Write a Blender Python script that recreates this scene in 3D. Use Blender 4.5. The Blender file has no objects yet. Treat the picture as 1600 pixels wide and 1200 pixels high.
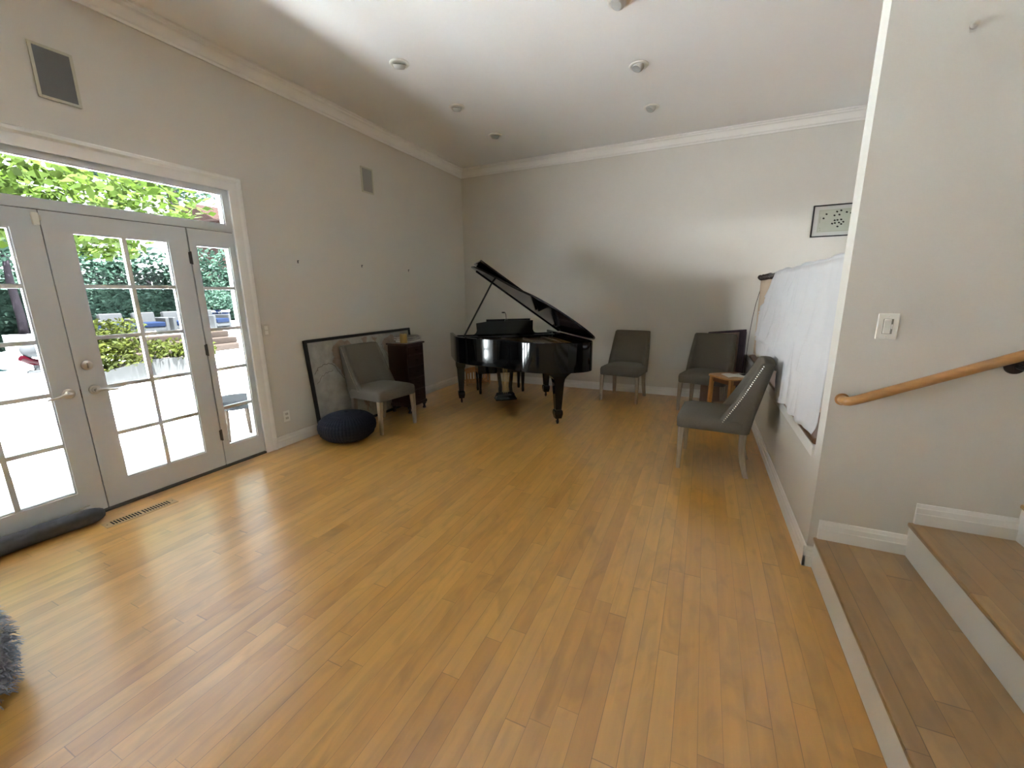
import bpy, bmesh, math, random
from mathutils import Vector, Matrix
random.seed(7)
PI = math.pi
C = bpy.context.scene.collection
SC = bpy.context.scene

# ------------------------------------------------------------------ materials
def nd(nt, typ, **kw):
    n = nt.nodes.new(typ)
    for k, v in kw.items():
        setattr(n, k, v)
    return n

def setin(node, **kw):
    for k, v in kw.items():
        node.inputs[k.replace('_', ' ')].default_value = v

def base_mat(name):
    m = bpy.data.materials.new(name)
    m.use_nodes = True
    nt = m.node_tree
    b = nt.nodes['Principled BSDF']
    return m, nt, b

def srgb(r, g, b):
    def f(c):
        c /= 255.0
        return c / 12.92 if c <= 0.04045 else ((c + 0.055) / 1.055) ** 2.4
    return (f(r), f(g), f(b), 1.0)

def mat(name, col, rough=0.5, metal=0.0, coat=0.0, var=0.0, vscale=8.0, bump=0.0, bscale=80.0, stretch=None, spec=0.5, sheen=0.0):
    m, nt, b = base_mat(name)
    b.inputs['Base Color'].default_value = col
    b.inputs['Roughness'].default_value = rough
    b.inputs['Metallic'].default_value = metal
    b.inputs['Coat Weight'].default_value = coat
    b.inputs['Specular IOR Level'].default_value = spec
    if sheen:
        b.inputs['Sheen Weight'].default_value = sheen
    tc = nd(nt, 'ShaderNodeTexCoord')
    src = tc.outputs['Object']
    if stretch:
        mp = nd(nt, 'ShaderNodeMapping')
        mp.inputs['Scale'].default_value = stretch
        nt.links.new(src, mp.inputs['Vector'])
        src = mp.outputs['Vector']
    if var > 0:
        n = nd(nt, 'ShaderNodeTexNoise')
        setin(n, Scale=vscale, Detail=5.0, Roughness=0.6)
        nt.links.new(src, n.inputs['Vector'])
        mr = nd(nt, 'ShaderNodeMapRange')
        setin(mr, From_Min=0.25, From_Max=0.75, To_Min=1.0 - var, To_Max=1.0 + var)
        nt.links.new(n.outputs['Fac'], mr.inputs['Value'])
        mx = nd(nt, 'ShaderNodeVectorMath', operation='SCALE')
        mx.inputs[0].default_value = col[:3]
        nt.links.new(mr.outputs['Result'], mx.inputs['Scale'])
        nt.links.new(mx.outputs['Vector'], b.inputs['Base Color'])
    if bump > 0:
        n2 = nd(nt, 'ShaderNodeTexNoise')
        setin(n2, Scale=bscale, Detail=3.0)
        nt.links.new(src, n2.inputs['Vector'])
        bp = nd(nt, 'ShaderNodeBump')
        setin(bp, Strength=bump, Distance=0.004)
        nt.links.new(n2.outputs['Fac'], bp.inputs['Height'])
        nt.links.new(bp.outputs['Normal'], b.inputs['Normal'])
    return m

def plank_mat(name, c_dark, c_mid, c_light, width=0.079, length=0.95, rough=0.28, x_off=0.0):
    """hardwood strip floor, boards along Y"""
    m, nt, b = base_mat(name)
    L = nt.links.new
    tc = nd(nt, 'ShaderNodeTexCoord')
    sx = nd(nt, 'ShaderNodeSeparateXYZ')
    L(tc.outputs['Object'], sx.inputs[0])
    def M(op, a=None, bb=None, c=None):
        n = nd(nt, 'ShaderNodeMath', operation=op)
        for i, v in enumerate((a, bb, c)):
            if v is None:
                continue
            if isinstance(v, (int, float)):
                n.inputs[i].default_value = v
            else:
                L(v, n.inputs[i])
        return n.outputs[0]
    xs = M('DIVIDE', M('ADD', sx.outputs['X'], x_off + 10.0), width)
    row = M('FLOOR', xs)
    fx = M('FRACT', xs)
    wn = nd(nt, 'ShaderNodeTexWhiteNoise', noise_dimensions='1D')
    L(row, wn.inputs['W'])
    ys = M('ADD', M('DIVIDE', M('ADD', sx.outputs['Y'], 20.0), length), M('MULTIPLY', wn.outputs['Value'], 7.3))
    # wobble so that board lengths differ
    wob = nd(nt, 'ShaderNodeTexNoise', noise_dimensions='2D')
    cmbw = nd(nt, 'ShaderNodeCombineXYZ')
    L(M('MULTIPLY', row, 3.7), cmbw.inputs[0])
    L(M('MULTIPLY', ys, 0.7), cmbw.inputs[1])
    L(cmbw.outputs[0], wob.inputs['Vector'])
    setin(wob, Scale=1.0, Detail=0.0)
    ys = M('ADD', ys, M('MULTIPLY', wob.outputs['Fac'], 1.1))
    brd = M('FLOOR', ys)
    fy = M('FRACT', ys)
    cmb = nd(nt, 'ShaderNodeCombineXYZ')
    L(row, cmb.inputs[0]); L(brd, cmb.inputs[1])
    wn2 = nd(nt, 'ShaderNodeTexWhiteNoise', noise_dimensions='2D')
    L(cmb.outputs[0], wn2.inputs['Vector'])
    ramp = nd(nt, 'ShaderNodeValToRGB')
    e = ramp.color_ramp.elements
    e[0].position = 0.0; e[0].color = c_dark
    e[1].position = 1.0; e[1].color = c_light
    k = ramp.color_ramp.elements.new(0.42); k.color = c_mid
    L(wn2.outputs['Value'], ramp.inputs['Fac'])
    # grain, stretched along the board, different for each board
    gv = nd(nt, 'ShaderNodeCombineXYZ')
    L(M('ADD', M('MULTIPLY', sx.outputs['X'], 26.0), M('MULTIPLY', wn2.outputs['Value'], 91.0)), gv.inputs[0])
    L(M('MULTIPLY', sx.outputs['Y'], 1.6), gv.inputs[1])
    L(M('MULTIPLY', wn2.outputs['Value'], 37.0), gv.inputs[2])
    g = nd(nt, 'ShaderNodeTexNoise')
    setin(g, Scale=1.0, Detail=3.0, Roughness=0.5, Distortion=0.5)
    L(gv.outputs[0], g.inputs['Vector'])
    # figure: bigger darker clouds inside boards
    fv = nd(nt, 'ShaderNodeCombineXYZ')
    L(M('ADD', M('MULTIPLY', sx.outputs['X'], 9.0), M('MULTIPLY', wn2.outputs['Value'], 53.0)), fv.inputs[0])
    L(M('MULTIPLY', sx.outputs['Y'], 3.2), fv.inputs[1])
    f = nd(nt, 'ShaderNodeTexNoise')
    setin(f, Scale=1.0, Detail=3.0, Roughness=0.5, Distortion=1.2)
    L(fv.outputs[0], f.inputs['Vector'])
    g1 = nd(nt, 'ShaderNodeMapRange'); setin(g1, From_Min=0.3, From_Max=0.7, To_Min=0.90, To_Max=1.07)
    L(g.outputs['Fac'], g1.inputs['Value'])
    f1 = nd(nt, 'ShaderNodeMapRange'); setin(f1, From_Min=0.30, From_Max=0.52, To_Min=0.80, To_Max=1.0)
    L(f.outputs['Fac'], f1.inputs['Value'])
    mul = M('MULTIPLY', g1.outputs[0], f1.outputs[0])
    # joints
    dx = M('MINIMUM', fx, M('SUBTRACT', 1.0, fx))
    dy = M('MINIMUM', fy, M('SUBTRACT', 1.0, fy))
    jw = M('MULTIPLY_ADD', M('POWER', wn.outputs['Value'], 2.0), 0.018, 0.008)
    jx = nd(nt, 'ShaderNodeMapRange', interpolation_type='SMOOTHSTEP')
    setin(jx, To_Min=0.28, To_Max=1.0); jx.inputs['From Min'].default_value = 0.0
    L(dx, jx.inputs['Value']); L(jw, jx.inputs['From Max'])
    jy = nd(nt, 'ShaderNodeMapRange', interpolation_type='SMOOTHSTEP')
    setin(jy, From_Min=0.0, From_Max=0.0022, To_Min=0.5, To_Max=1.0)
    L(dy, jy.inputs['Value'])
    joint = M('MULTIPLY', jx.outputs[0], jy.outputs[0])
    tot = M('MULTIPLY', mul, joint)
    sc = nd(nt, 'ShaderNodeVectorMath', operation='SCALE')
    L(ramp.outputs['Color'], sc.inputs[0]); L(tot, sc.inputs['Scale'])
    L(sc.outputs['Vector'], b.inputs['Base Color'])
    b.inputs['Roughness'].default_value = rough
    b.inputs['Specular IOR Level'].default_value = 0.9
    b.inputs['Coat Weight'].default_value = 0.8
    b.inputs['Coat Roughness'].default_value = 0.277
    return m

def glass_mat():
    m = bpy.data.materials.new('window glass'); m.use_nodes = True
    nt = m.node_tree; nt.nodes.clear()
    out = nd(nt, 'ShaderNodeOutputMaterial')
    tr = nd(nt, 'ShaderNodeBsdfTransparent'); tr.inputs[0].default_value = (0.97, 0.985, 0.975, 1)
    gl = nd(nt, 'ShaderNodeBsdfGlossy'); gl.inputs['Roughness'].default_value = 0.02
    fr = nd(nt, 'ShaderNodeFresnel'); fr.inputs['IOR'].default_value = 1.25
    mx = nd(nt, 'ShaderNodeMixShader')
    nt.links.new(fr.outputs[0], mx.inputs[0]); nt.links.new(tr.outputs[0], mx.inputs[1]); nt.links.new(gl.outputs[0], mx.inputs[2])
    nt.links.new(mx.outputs[0], out.inputs[0])
    return m

def leaf_mat(name, c1, c2, trans=0.35, scale=1.3):
    m, nt, b = base_mat(name)
    L = nt.links.new
    tc = nd(nt, 'ShaderNodeTexCoord')
    n = nd(nt, 'ShaderNodeTexNoise'); setin(n, Scale=scale, Detail=4.0, Roughness=0.7)
    L(tc.outputs['Object'], n.inputs['Vector'])
    r = nd(nt, 'ShaderNodeValToRGB')
    r.color_ramp.elements[0].position = 0.35; r.color_ramp.elements[0].color = c1
    r.color_ramp.elements[1].position = 0.65; r.color_ramp.elements[1].color = c2
    L(n.outputs['Fac'], r.inputs['Fac'])
    L(r.outputs['Color'], b.inputs['Base Color'])
    b.inputs['Roughness'].default_value = 0.7
    b.inputs['Specular IOR Level'].default_value = 0.06
    t = nd(nt, 'ShaderNodeBsdfTranslucent')
    L(r.outputs['Color'], t.inputs['Color'])
    mx = nd(nt, 'ShaderNodeMixShader'); mx.inputs[0].default_value = trans
    L(b.outputs[0], mx.inputs[1]); L(t.outputs[0], mx.inputs[2])
    L(mx.outputs[0], nt.nodes['Material Output'].inputs[0])
    return m

MT = {}
MT['wall'] = mat('warm off white wall paint', (0.63, 0.605, 0.555, 1), 0.7, bump=0.12, bscale=220, var=0.015, vscale=1.5)
MT['ceil'] = mat('white ceiling paint', (0.84, 0.85, 0.85, 1), 0.8, bump=0.08, bscale=200)
MT['trim'] = mat('white gloss trim paint', (0.80, 0.79, 0.765, 1), 0.38)
MT['door'] = mat('white door paint', (0.60, 0.62, 0.64, 1), 0.4)
MT['floor'] = plank_mat('maple strip floor', (0.55, 0.268, 0.056, 1), (0.62, 0.317, 0.070, 1), (0.68, 0.37, 0.092, 1))
MT['tread'] = plank_mat('stair tread wood', (0.33, 0.172, 0.056, 1), (0.38, 0.208, 0.072, 1), (0.43, 0.245, 0.09, 1), width=0.092, length=1.6, rough=0.35, x_off=0.03)
MT['glass'] = glass_mat()
MT['nickel'] = mat('satin nickel', (0.62, 0.58, 0.52, 1), 0.28, metal=1.0)
MT['steel'] = mat('dull hinge metal', (0.1, 0.095, 0.09, 1), 0.6, metal=0.5)
MT['brass'] = mat('brushed brass', (0.70, 0.52, 0.24, 1), 0.3, metal=1.0)
MT['bronze'] = mat('dark bronze', (0.035, 0.02, 0.016, 1), 0.3, metal=0.6)
MT['black'] = mat('black piano lacquer', (0.003, 0.003, 0.0033, 1), 0.07, coat=0.0)
MT['blackmat'] = mat('black satin', (0.006, 0.006, 0.006, 1), 0.35)
MT['gold'] = mat('gold iron plate', (0.2, 0.11, 0.045, 1), 0.35, metal=0.6, var=0.15, vscale=6)
MT['ivory'] = mat('white keys', (0.7, 0.68, 0.62, 1), 0.25)
MT['fab'] = mat('taupe linen upholstery', (0.118, 0.102, 0.08, 1), 0.9, var=0.12, vscale=160, bump=0.25, bscale=420)
MT['legw'] = mat('weathered grey oak', (0.33, 0.265, 0.2, 1), 0.6, var=0.22, vscale=10, stretch=(6, 6, 0.8), bump=0.15, bscale=60)
MT['nail'] = mat('pale nickel nailhead', (0.75, 0.70, 0.62, 1), 0.25, metal=0.8)
MT['navy'] = mat('navy knitted cotton', (0.0045, 0.0065, 0.018, 1), 0.85, var=0.25, vscale=60, bump=0.3, bscale=250)
MT['shag'] = mat('blue grey shag yarn', (0.33, 0.35, 0.43, 1), 0.9, var=0.5, vscale=14)
MT['roll'] = mat('charcoal draft stopper cloth', (0.055, 0.055, 0.062, 1), 0.75, var=0.25, vscale=22, bump=0.3, bscale=90)
MT['mahog'] = mat('dark mahogany', (0.026, 0.008, 0.0065, 1), 0.32, coat=0.25, var=0.3, vscale=9, stretch=(5, 5, 0.7))
MT['frame'] = mat('black picture frame', (0.008, 0.008, 0.009, 1), 0.35)
MT['mapsea'] = mat('grey mottled map paper', (0.36, 0.345, 0.31, 1), 0.4, var=0.22, vscale=9)
MT['mapland'] = mat('faded brown map land', (0.3, 0.225, 0.175, 1), 0.4, var=0.25, vscale=11)
MT['mapink'] = mat('map ink', (0.12, 0.095, 0.075, 1), 0.5)
MT['paper'] = mat('white paper', (0.78, 0.77, 0.73, 1), 0.6)
MT['art'] = mat('pale green grey print paper', (0.4, 0.41, 0.34, 1), 0.5, var=0.06, vscale=5)
MT['artmat'] = mat('pale grey picture mount', (0.47, 0.47, 0.45, 1), 0.6)
MT['grayink'] = mat('grey ink', (0.26, 0.26, 0.22, 1), 0.6)
MT['oak'] = mat('honey oak', (0.42, 0.19, 0.055, 1), 0.35, var=0.16, vscale=7, stretch=(5, 5, 1.0), coat=0.2)
MT['rail'] = mat('handrail oak', (0.43, 0.215, 0.075, 1), 0.32, var=0.16, vscale=10, stretch=(1.0, 6, 6), coat=0.3)
MT['redoak'] = mat('red brown wood cap', (0.17, 0.062, 0.02, 1), 0.3, var=0.15, vscale=9, coat=0.3)
MT['basket'] = mat('light slatted wood', (0.45, 0.23, 0.10, 1), 0.5, var=0.15, vscale=9)
MT['sheet'] = mat('white cotton sheet', (0.57, 0.57, 0.585, 1), 0.85, bump=0.12, bscale=60)
MT['curt'] = mat('beige curtain cloth', (0.55, 0.43, 0.32, 1), 0.85, bump=0.15, bscale=200)
MT['purple'] = mat('dark plum cloth', (0.050, 0.026, 0.045, 1), 0.6, var=0.35, vscale=30, stretch=(1, 6, 0.4))
MT['pink'] = mat('dusty pink board', (0.30, 0.20, 0.17, 1), 0.6, var=0.1)
MT['plastic'] = mat('white plastic', (0.78, 0.77, 0.72, 1), 0.35)
MT['almond'] = mat('almond plastic', (0.58, 0.56, 0.50, 1), 0.4)
MT['grille'] = mat('grey speaker grille cloth', (0.14, 0.14, 0.14, 1), 0.7, var=0.1, vscale=300)
MT['grillefr'] = mat('cream speaker frame', (0.50, 0.48, 0.38, 1), 0.5)
MT['grille2'] = mat('pale grey speaker grille', (0.30, 0.29, 0.27, 1), 0.7, var=0.08, vscale=300)
MT['satin'] = mat('satin silver eyeball', (0.42, 0.42, 0.41, 1), 0.4, metal=0.3)
MT['dark'] = mat('near black void', (0.006, 0.005, 0.005, 1), 0.9)
MT['ventw'] = mat('pale maple vent plate', (0.52, 0.36, 0.19, 1), 0.3, coat=0.3)
MT['bulb'] = mat('silver lamp bulb', (0.75, 0.75, 0.73, 1), 0.12, metal=0.9)
MT['mag_a'] = mat('magazine cover plum', (0.10, 0.06, 0.075, 1), 0.35)
MT['mag_b'] = mat('magazine cover slate', (0.16, 0.15, 0.16, 1), 0.35)
MT['mag_c'] = mat('magazine cover pale', (0.42, 0.38, 0.36, 1), 0.35)
# outdoors
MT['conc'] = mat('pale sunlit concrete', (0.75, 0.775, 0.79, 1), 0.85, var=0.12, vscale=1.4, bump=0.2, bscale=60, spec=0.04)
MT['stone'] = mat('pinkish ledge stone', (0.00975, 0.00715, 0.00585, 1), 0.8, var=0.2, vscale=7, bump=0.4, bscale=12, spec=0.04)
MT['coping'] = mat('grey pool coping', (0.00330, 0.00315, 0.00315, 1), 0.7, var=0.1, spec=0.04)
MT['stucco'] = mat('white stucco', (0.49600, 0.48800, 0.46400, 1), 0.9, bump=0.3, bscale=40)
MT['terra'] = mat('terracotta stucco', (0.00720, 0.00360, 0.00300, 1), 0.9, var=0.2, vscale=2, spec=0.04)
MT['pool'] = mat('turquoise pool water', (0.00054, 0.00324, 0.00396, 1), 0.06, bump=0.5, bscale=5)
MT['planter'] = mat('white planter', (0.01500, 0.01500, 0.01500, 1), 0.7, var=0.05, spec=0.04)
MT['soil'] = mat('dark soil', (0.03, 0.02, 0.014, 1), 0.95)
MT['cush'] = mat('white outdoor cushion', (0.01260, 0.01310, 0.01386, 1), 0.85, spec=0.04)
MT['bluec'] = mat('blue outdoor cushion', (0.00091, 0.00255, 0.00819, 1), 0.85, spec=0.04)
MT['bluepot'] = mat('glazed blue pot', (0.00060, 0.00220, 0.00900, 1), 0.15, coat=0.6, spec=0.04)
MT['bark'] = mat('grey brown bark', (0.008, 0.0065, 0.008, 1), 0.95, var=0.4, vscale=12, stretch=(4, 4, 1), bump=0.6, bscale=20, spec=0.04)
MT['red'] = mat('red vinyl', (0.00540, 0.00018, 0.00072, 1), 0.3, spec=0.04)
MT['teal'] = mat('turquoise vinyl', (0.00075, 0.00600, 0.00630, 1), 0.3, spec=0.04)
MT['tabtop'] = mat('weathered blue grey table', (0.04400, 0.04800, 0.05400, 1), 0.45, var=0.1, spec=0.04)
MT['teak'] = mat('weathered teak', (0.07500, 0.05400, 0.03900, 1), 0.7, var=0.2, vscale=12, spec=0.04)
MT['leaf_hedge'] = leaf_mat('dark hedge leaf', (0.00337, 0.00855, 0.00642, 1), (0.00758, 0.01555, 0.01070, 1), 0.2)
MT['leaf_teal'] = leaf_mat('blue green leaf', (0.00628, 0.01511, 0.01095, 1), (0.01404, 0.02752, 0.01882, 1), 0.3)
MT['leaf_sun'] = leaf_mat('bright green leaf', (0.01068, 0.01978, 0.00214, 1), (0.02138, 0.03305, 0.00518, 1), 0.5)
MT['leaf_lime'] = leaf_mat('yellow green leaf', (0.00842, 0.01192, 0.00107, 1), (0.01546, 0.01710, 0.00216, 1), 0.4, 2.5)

# ------------------------------------------------------------------ mesh helpers
class MB:
    def __init__(s):
        s.bm = bmesh.new()
    def box(s, x0, y0, z0, x1, y1, z1, M=None):
        vs = [s.bm.verts.new(p) for p in ((x0,y0,z0),(x1,y0,z0),(x1,y1,z0),(x0,y1,z0),(x0,y0,z1),(x1,y0,z1),(x1,y1,z1),(x0,y1,z1))]
        for f in ((0,3,2,1),(4,5,6,7),(0,1,5,4),(1,2,6,5),(2,3,7,6),(3,0,4,7)):
            s.bm.faces.new([vs[i] for i in f])
        if M is not None:
            for v in vs: v.co = M @ v.co
        return s
    def loft(s, rings, cap=True, closed=True):
        R = [[s.bm.verts.new(p) for p in r] for r in rings]
        n = len(R[0])
        for a, b in zip(R, R[1:]):
            for i in range(n if closed else n - 1):
                j = (i + 1) % n
                s.bm.faces.new((a[i], a[j], b[j], b[i]))
        if cap and closed:
            s.bm.faces.new(R[0][::-1]); s.bm.faces.new(R[-1])
        return s
    def prism(s, pts, a, b, axis='z'):
        """pts 2-D outline; axis z: (x,y), axis y: (x,z), axis x: (y,z)"""
        def P(p, h):
            return {'z': (p[0], p[1], h), 'y': (p[0], h, p[1]), 'x': (h, p[0], p[1])}[axis]
        return s.loft([[P(p, a) for p in pts], [P(p, b) for p in pts]])
    def cyl(s, c, r, z0, z1, n=24, r2=None):
        r2 = r if r2 is None else r2
        return s.loft([[(c[0]+rr*math.cos(2*PI*i/n), c[1]+rr*math.sin(2*PI*i/n), z) for i in range(n)] for rr, z in ((r, z0), (r2, z1))])
    def lathe(s, prof, c=(0,0,0), n=28, M=None):
        rings = [[Vector((c[0]+max(r,1e-4)*math.cos(2*PI*i/n), c[1]+max(r,1e-4)*math.sin(2*PI*i/n), c[2]+z)) for i in range(n)] for r, z in prof]
        if M is not None:
            rings = [[M @ v for v in r] for r in rings]
        return s.loft(rings)
    def tube(s, pts, r, n=10, radii=None):
        pts = [Vector(p) for p in pts]
        rings = []
        up = None
        for i, p in enumerate(pts):
            t = (pts[min(i+1, len(pts)-1)] - pts[max(i-1, 0)]).normalized()
            if up is None:
                up = Vector((0,0,1)) if abs(t.z) < 0.9 else Vector((1,0,0))
            a = t.cross(up).normalized()
            b = a.cross(t).normalized(); up = b
            rr = radii[i] if radii else r
            rings.append([p + rr*(math.cos(2*PI*k/n)*a + math.sin(2*PI*k/n)*b) for k in range(n)])
        return s.loft(rings)
    def ball(s, c, r, n=12, sz=1.0):
        m = max(4, n // 2)
        prof = [(r*math.sin(PI*k/m), -r*sz*math.cos(PI*k/m)) for k in range(m+1)]
        return s.lathe(prof, c, n)
    def build(s, name, m, parent=None, smooth=False, bevel=0.0, subsurf=0, loc=None, rot=None, angle=40):
        bmesh.ops.remove_doubles(s.bm, verts=s.bm.verts[:], dist=1e-6)
        bmesh.ops.recalc_face_normals(s.bm, faces=s.bm.faces[:])
        me = bpy.data.meshes.new(name)
        s.bm.to_mesh(me); s.bm.free()
        me.materials.append(m)
        o = bpy.data.objects.new(name, me); C.objects.link(o)
        if parent is not None: o.parent = parent
        if loc: o.location = loc
        if rot: o.rotation_euler = rot
        if bevel:
            md = o.modifiers.new('bevel', 'BEVEL'); md.width = bevel; md.segments = 2; md.limit_method = 'ANGLE'; md.angle_limit = math.radians(35)
        if subsurf:
            md = o.modifiers.new('subd', 'SUBSURF'); md.levels = subsurf; md.render_levels = subsurf
        if smooth:
            for p in me.polygons: p.use_smooth = True
            try: me.set_sharp_from_angle(angle=math.radians(angle))
            except Exception: pass
        return o

def tag(o, label=None, cat=None, group=None, kind=None):
    if label: o['label'] = label
    if cat: o['category'] = cat
    if group: o['group'] = group
    if kind: o['kind'] = kind
    return o

def thing(name, label, cat, loc=(0,0,0), rz=0.0, group=None):
    o = bpy.data.objects.new(name, None); C.objects.link(o)
    o.empty_display_size = 0.1
    o.location = loc; o.rotation_euler = (0, 0, rz)
    return tag(o, label, cat, group)

def copy_tree(o, parent=None):
    c = o.copy(); C.objects.link(c)
    if parent is not None: c.parent = parent
    for ch in [x for x in bpy.data.objects if x.parent == o]:
        copy_tree(ch, c)
    return c

def struct(mb, name, m, parent=None, **kw):
    o = mb.build(name, m, parent, **kw)
    if parent is None: o['kind'] = 'structure'
    return o

def rrect(hx, hy, r, n=5, cx=0, cy=0):
    pts = []
    for sx, sy, a0 in ((1,1,0),(-1,1,PI/2),(-1,-1,PI),(1,-1,3*PI/2)):
        for k in range(n):
            a = a0 + (PI/2)*k/(n-1)
            pts.append((cx + sx*(hx-r) + r*math.cos(a), cy + sy*(hy-r) + r*math.sin(a)))
    return pts

def lerp(tab, x):
    if x <= tab[0][0]: return tab[0][1]
    for (a, b), (c, d) in zip(tab, tab[1:]):
        if x <= c: return b + (d-b)*(x-a)/(c-a)
    return tab[-1][1]

# ------------------------------------------------------------------ room dimensions
D = 6.365        # back wall
H = 3.483        # ceiling
W0, W1 = 4.428, 4.395   # low right wall at the stair end / at the back
YS, YT = 2.53, 2.655    # stair wall faces
YR = -4.2        # rear wall (behind the viewer)
XR = 6.9         # far right
GZ = -0.12       # outdoor ground

# floor, ceiling, walls ------------------------------------------------------
struct(MB().box(-0.0, YR, -0.1, XR, D, 0.0), 'floor', MT['floor'])
struct(MB().box(-0.2, YR-0.2, H, XR+0.2, D+0.2, H+0.2), 'ceiling', MT['ceil'])
# left wall with the french door opening and a second glazed opening further back
OY0, OY1, OZ = 0.04, 2.49, 2.41
QY0, QY1, QZ = -3.4, -2.8, 2.05
w = MB()
w.box(-0.2, YR, GZ-0.05, 0, QY0, H); w.box(-0.2, QY0, QZ, 0, QY1, H); w.box(-0.2, QY1, GZ-0.05, 0, OY0, H)
w.box(-0.2, OY0, OZ, 0, OY1, H); w.box(-0.2, OY1, GZ-0.05, 0, D, H)
w.box(-0.2, OY0, GZ-0.05, 0, OY1, 0.0); w.box(-0.2, QY0, GZ-0.05, 0, QY1, 0.0)
struct(w, 'wall_left', MT['wall'])
struct(MB().box(-0.2, D, -0.1, XR+0.2, D+0.2, H), 'wall_back', MT['wall'])
# rear wall
w = MB().box(-0.2, YR-0.2, -0.1, XR, YR, H)
struct(w, 'wall_rear', MT['wall'])
# low wall below the opening on the right
capz = 0.66
w = MB()
w.prism([(W0, YT), (W0+0.14, YT), (W1+0.14, D), (W1, D)], -0.05, capz)
struct(w, 'wall_right', MT['wall'])
w = MB().box(W0, YS, 0.0, XR, YT, H)
struct(w, 'wall_stair', MT['wall'])
# far right wall of the stair hall, with a window beyond the opening
w = MB()
HY0, HY1, HZ0, HZ1 = 3.4, 5.4, 0.7, 2.1
w.box(XR, YR-0.2, -0.1, XR+0.2, HY0, H); w.box(XR, HY1, -0.1, XR+0.2, D+0.2, H); w.box(XR, HY0, -0.1, XR+0.2, HY1, HZ0); w.box(XR, HY0, HZ1, XR+0.2, HY1, H)
struct(w, 'wall_far_right', MT['wall'])
m = MB()
m.box(XR+0.06, HY0, HZ0, XR+0.12, HY0+0.06, HZ1); m.box(XR+0.06, HY1-0.06, HZ0, XR+0.12, HY1, HZ1)
m.box(XR+0.06, HY0+0.06, HZ0, XR+0.12, HY1-0.06, HZ0+0.06); m.box(XR+0.06, HY0+0.06, HZ1-0.06, XR+0.12, HY1-0.06, HZ1)
m.box(XR+0.07, (HY0+HY1)/2-0.02, HZ0+0.06, XR+0.11, (HY0+HY1)/2+0.02, HZ1-0.06)
o7 = struct(m, 'window_6', MT['door'])
MB().loft([[(XR+0.09, HY0, HZ0), (XR+0.09, HY1, HZ0)], [(XR+0.09, HY0, HZ1), (XR+0.09, HY1, HZ1)]], cap=False, closed=False).build('glass_pane', MT['glass'], o7)

# wood cap and apron of the low wall
w = MB()
capo = [(W0-0.014, YT+0.002), (W0+0.155, YT+0.002), (W1+0.155, 6.10), (W1+0.05, 6.10), (W1+0.005, 6.075), (W1-0.016, 6.03)]
w.prism(capo, capz, capz+0.036)
struct(w, 'trim_1', MT['redoak'], bevel=0.012)
w = MB().prism([(W0-0.012, YT+0.002), (W0-0.001, YT+0.002), (W1-0.001, D-0.001), (W1-0.012, D-0.001)], capz-0.07, capz-0.002)
struct(w, 'trim_2', MT['trim'])

# crown moulding (profile: out from the wall, down from the ceiling)
crown = [(0, -0.125), (0.012, -0.125), (0.016, -0.108), (0.028, -0.100), (0.034, -0.075), (0.060, -0.042), (0.078, -0.034), (0.082, -0.020), (0.098, -0.014), (0.098, 0), (0, 0)]
w = MB()
w.prism([(d, H+z) for d, z in crown], YR, D, 'y')
struct(w, 'trim_3', MT['ceil'], smooth=True, angle=25)
w = MB()
w.prism([(D-d, H+z) for d, z in crown], 0.0, XR, 'x')
struct(w, 'trim_4', MT['trim'], smooth=True, angle=25)

# baseboards
bbp = [(0, 0), (0.016, 0), (0.016, 0.062), (0.0125, 0.066), (0.0125, 0.094), (0.009, 0.098), (0.006, 0.115), (0, 0.118)]
struct(MB().prism([(d, z) for d, z in bbp], 2.585, D, 'y'), 'baseboard_left', MT['trim'])
struct(MB().prism([(d, z) for d, z in bbp], YR, -1.0, 'y').prism([(d, z) for d, z in bbp], QY1+.1, -0.06, 'y'), 'baseboard_rear_left', MT['trim'])
struct(MB().prism([(D-d, z) for d, z in bbp], 0.0, W1, 'x'), 'baseboard_back', MT['trim'])
w = MB()
w.loft([[(W0-d, YS-0.016, z) for d, z in bbp], [(W1-d, D, z) for d, z in bbp]])
w.loft([[(W0-0.016, YS-d, z) for d, z in bbp], [(4.462, YS-d, z) for d, z in bbp]])
struct(w, 'baseboard_right', MT['trim'])
w = MB()
for x0, x1, z0 in ((4.466, 4.835, 0.178), (4.842, 5.205, 0.356), (5.215, 5.6, 0.534)):
    w.loft([[(x, YS-d, z0+z*0.9) for d, z in bbp] for x in (x0, x1)])
struct(w, 'baseboard_stair', MT['trim'])

# stairs going up to the right --------------------------------------------
st = bpy.data.objects.new('staircase', None); C.objects.link(st)
st['kind'] = 'structure'; st['label'] = 'wooden steps with white risers climbing to the right'
SY0 = -0.9
for i, xn in enumerate((4.449, 4.822, 5.190, 5.56)):
    zt = 0.178*(i+1)
    xe = 4.822 + 0.37*i + 0.03 if i < 3 else XR-0.01
    MB().box(xn, SY0, zt-0.022, xe, YS-0.001, zt).build('tread', MT['tread'], st, bevel=0.006)
    MB().box(xn+0.010, SY0, zt-0.178+0.0005, xn+0.03, YS-0.001, zt-0.0225).build('riser', MT['trim'], st)
w = MB().prism([(4.48, 0.0), (XR-0.01, 0.0), (XR-0.01, 0.69), (5.6, 0.69), (5.6, 0.51), (5.23, 0.51), (5.23, 0.33), (4.86, 0.33), (4.86, 0.15), (4.48, 0.15)], SY0, SY0+0.02, 'y')
w.build('side_panel', MT['trim'], st)

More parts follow.
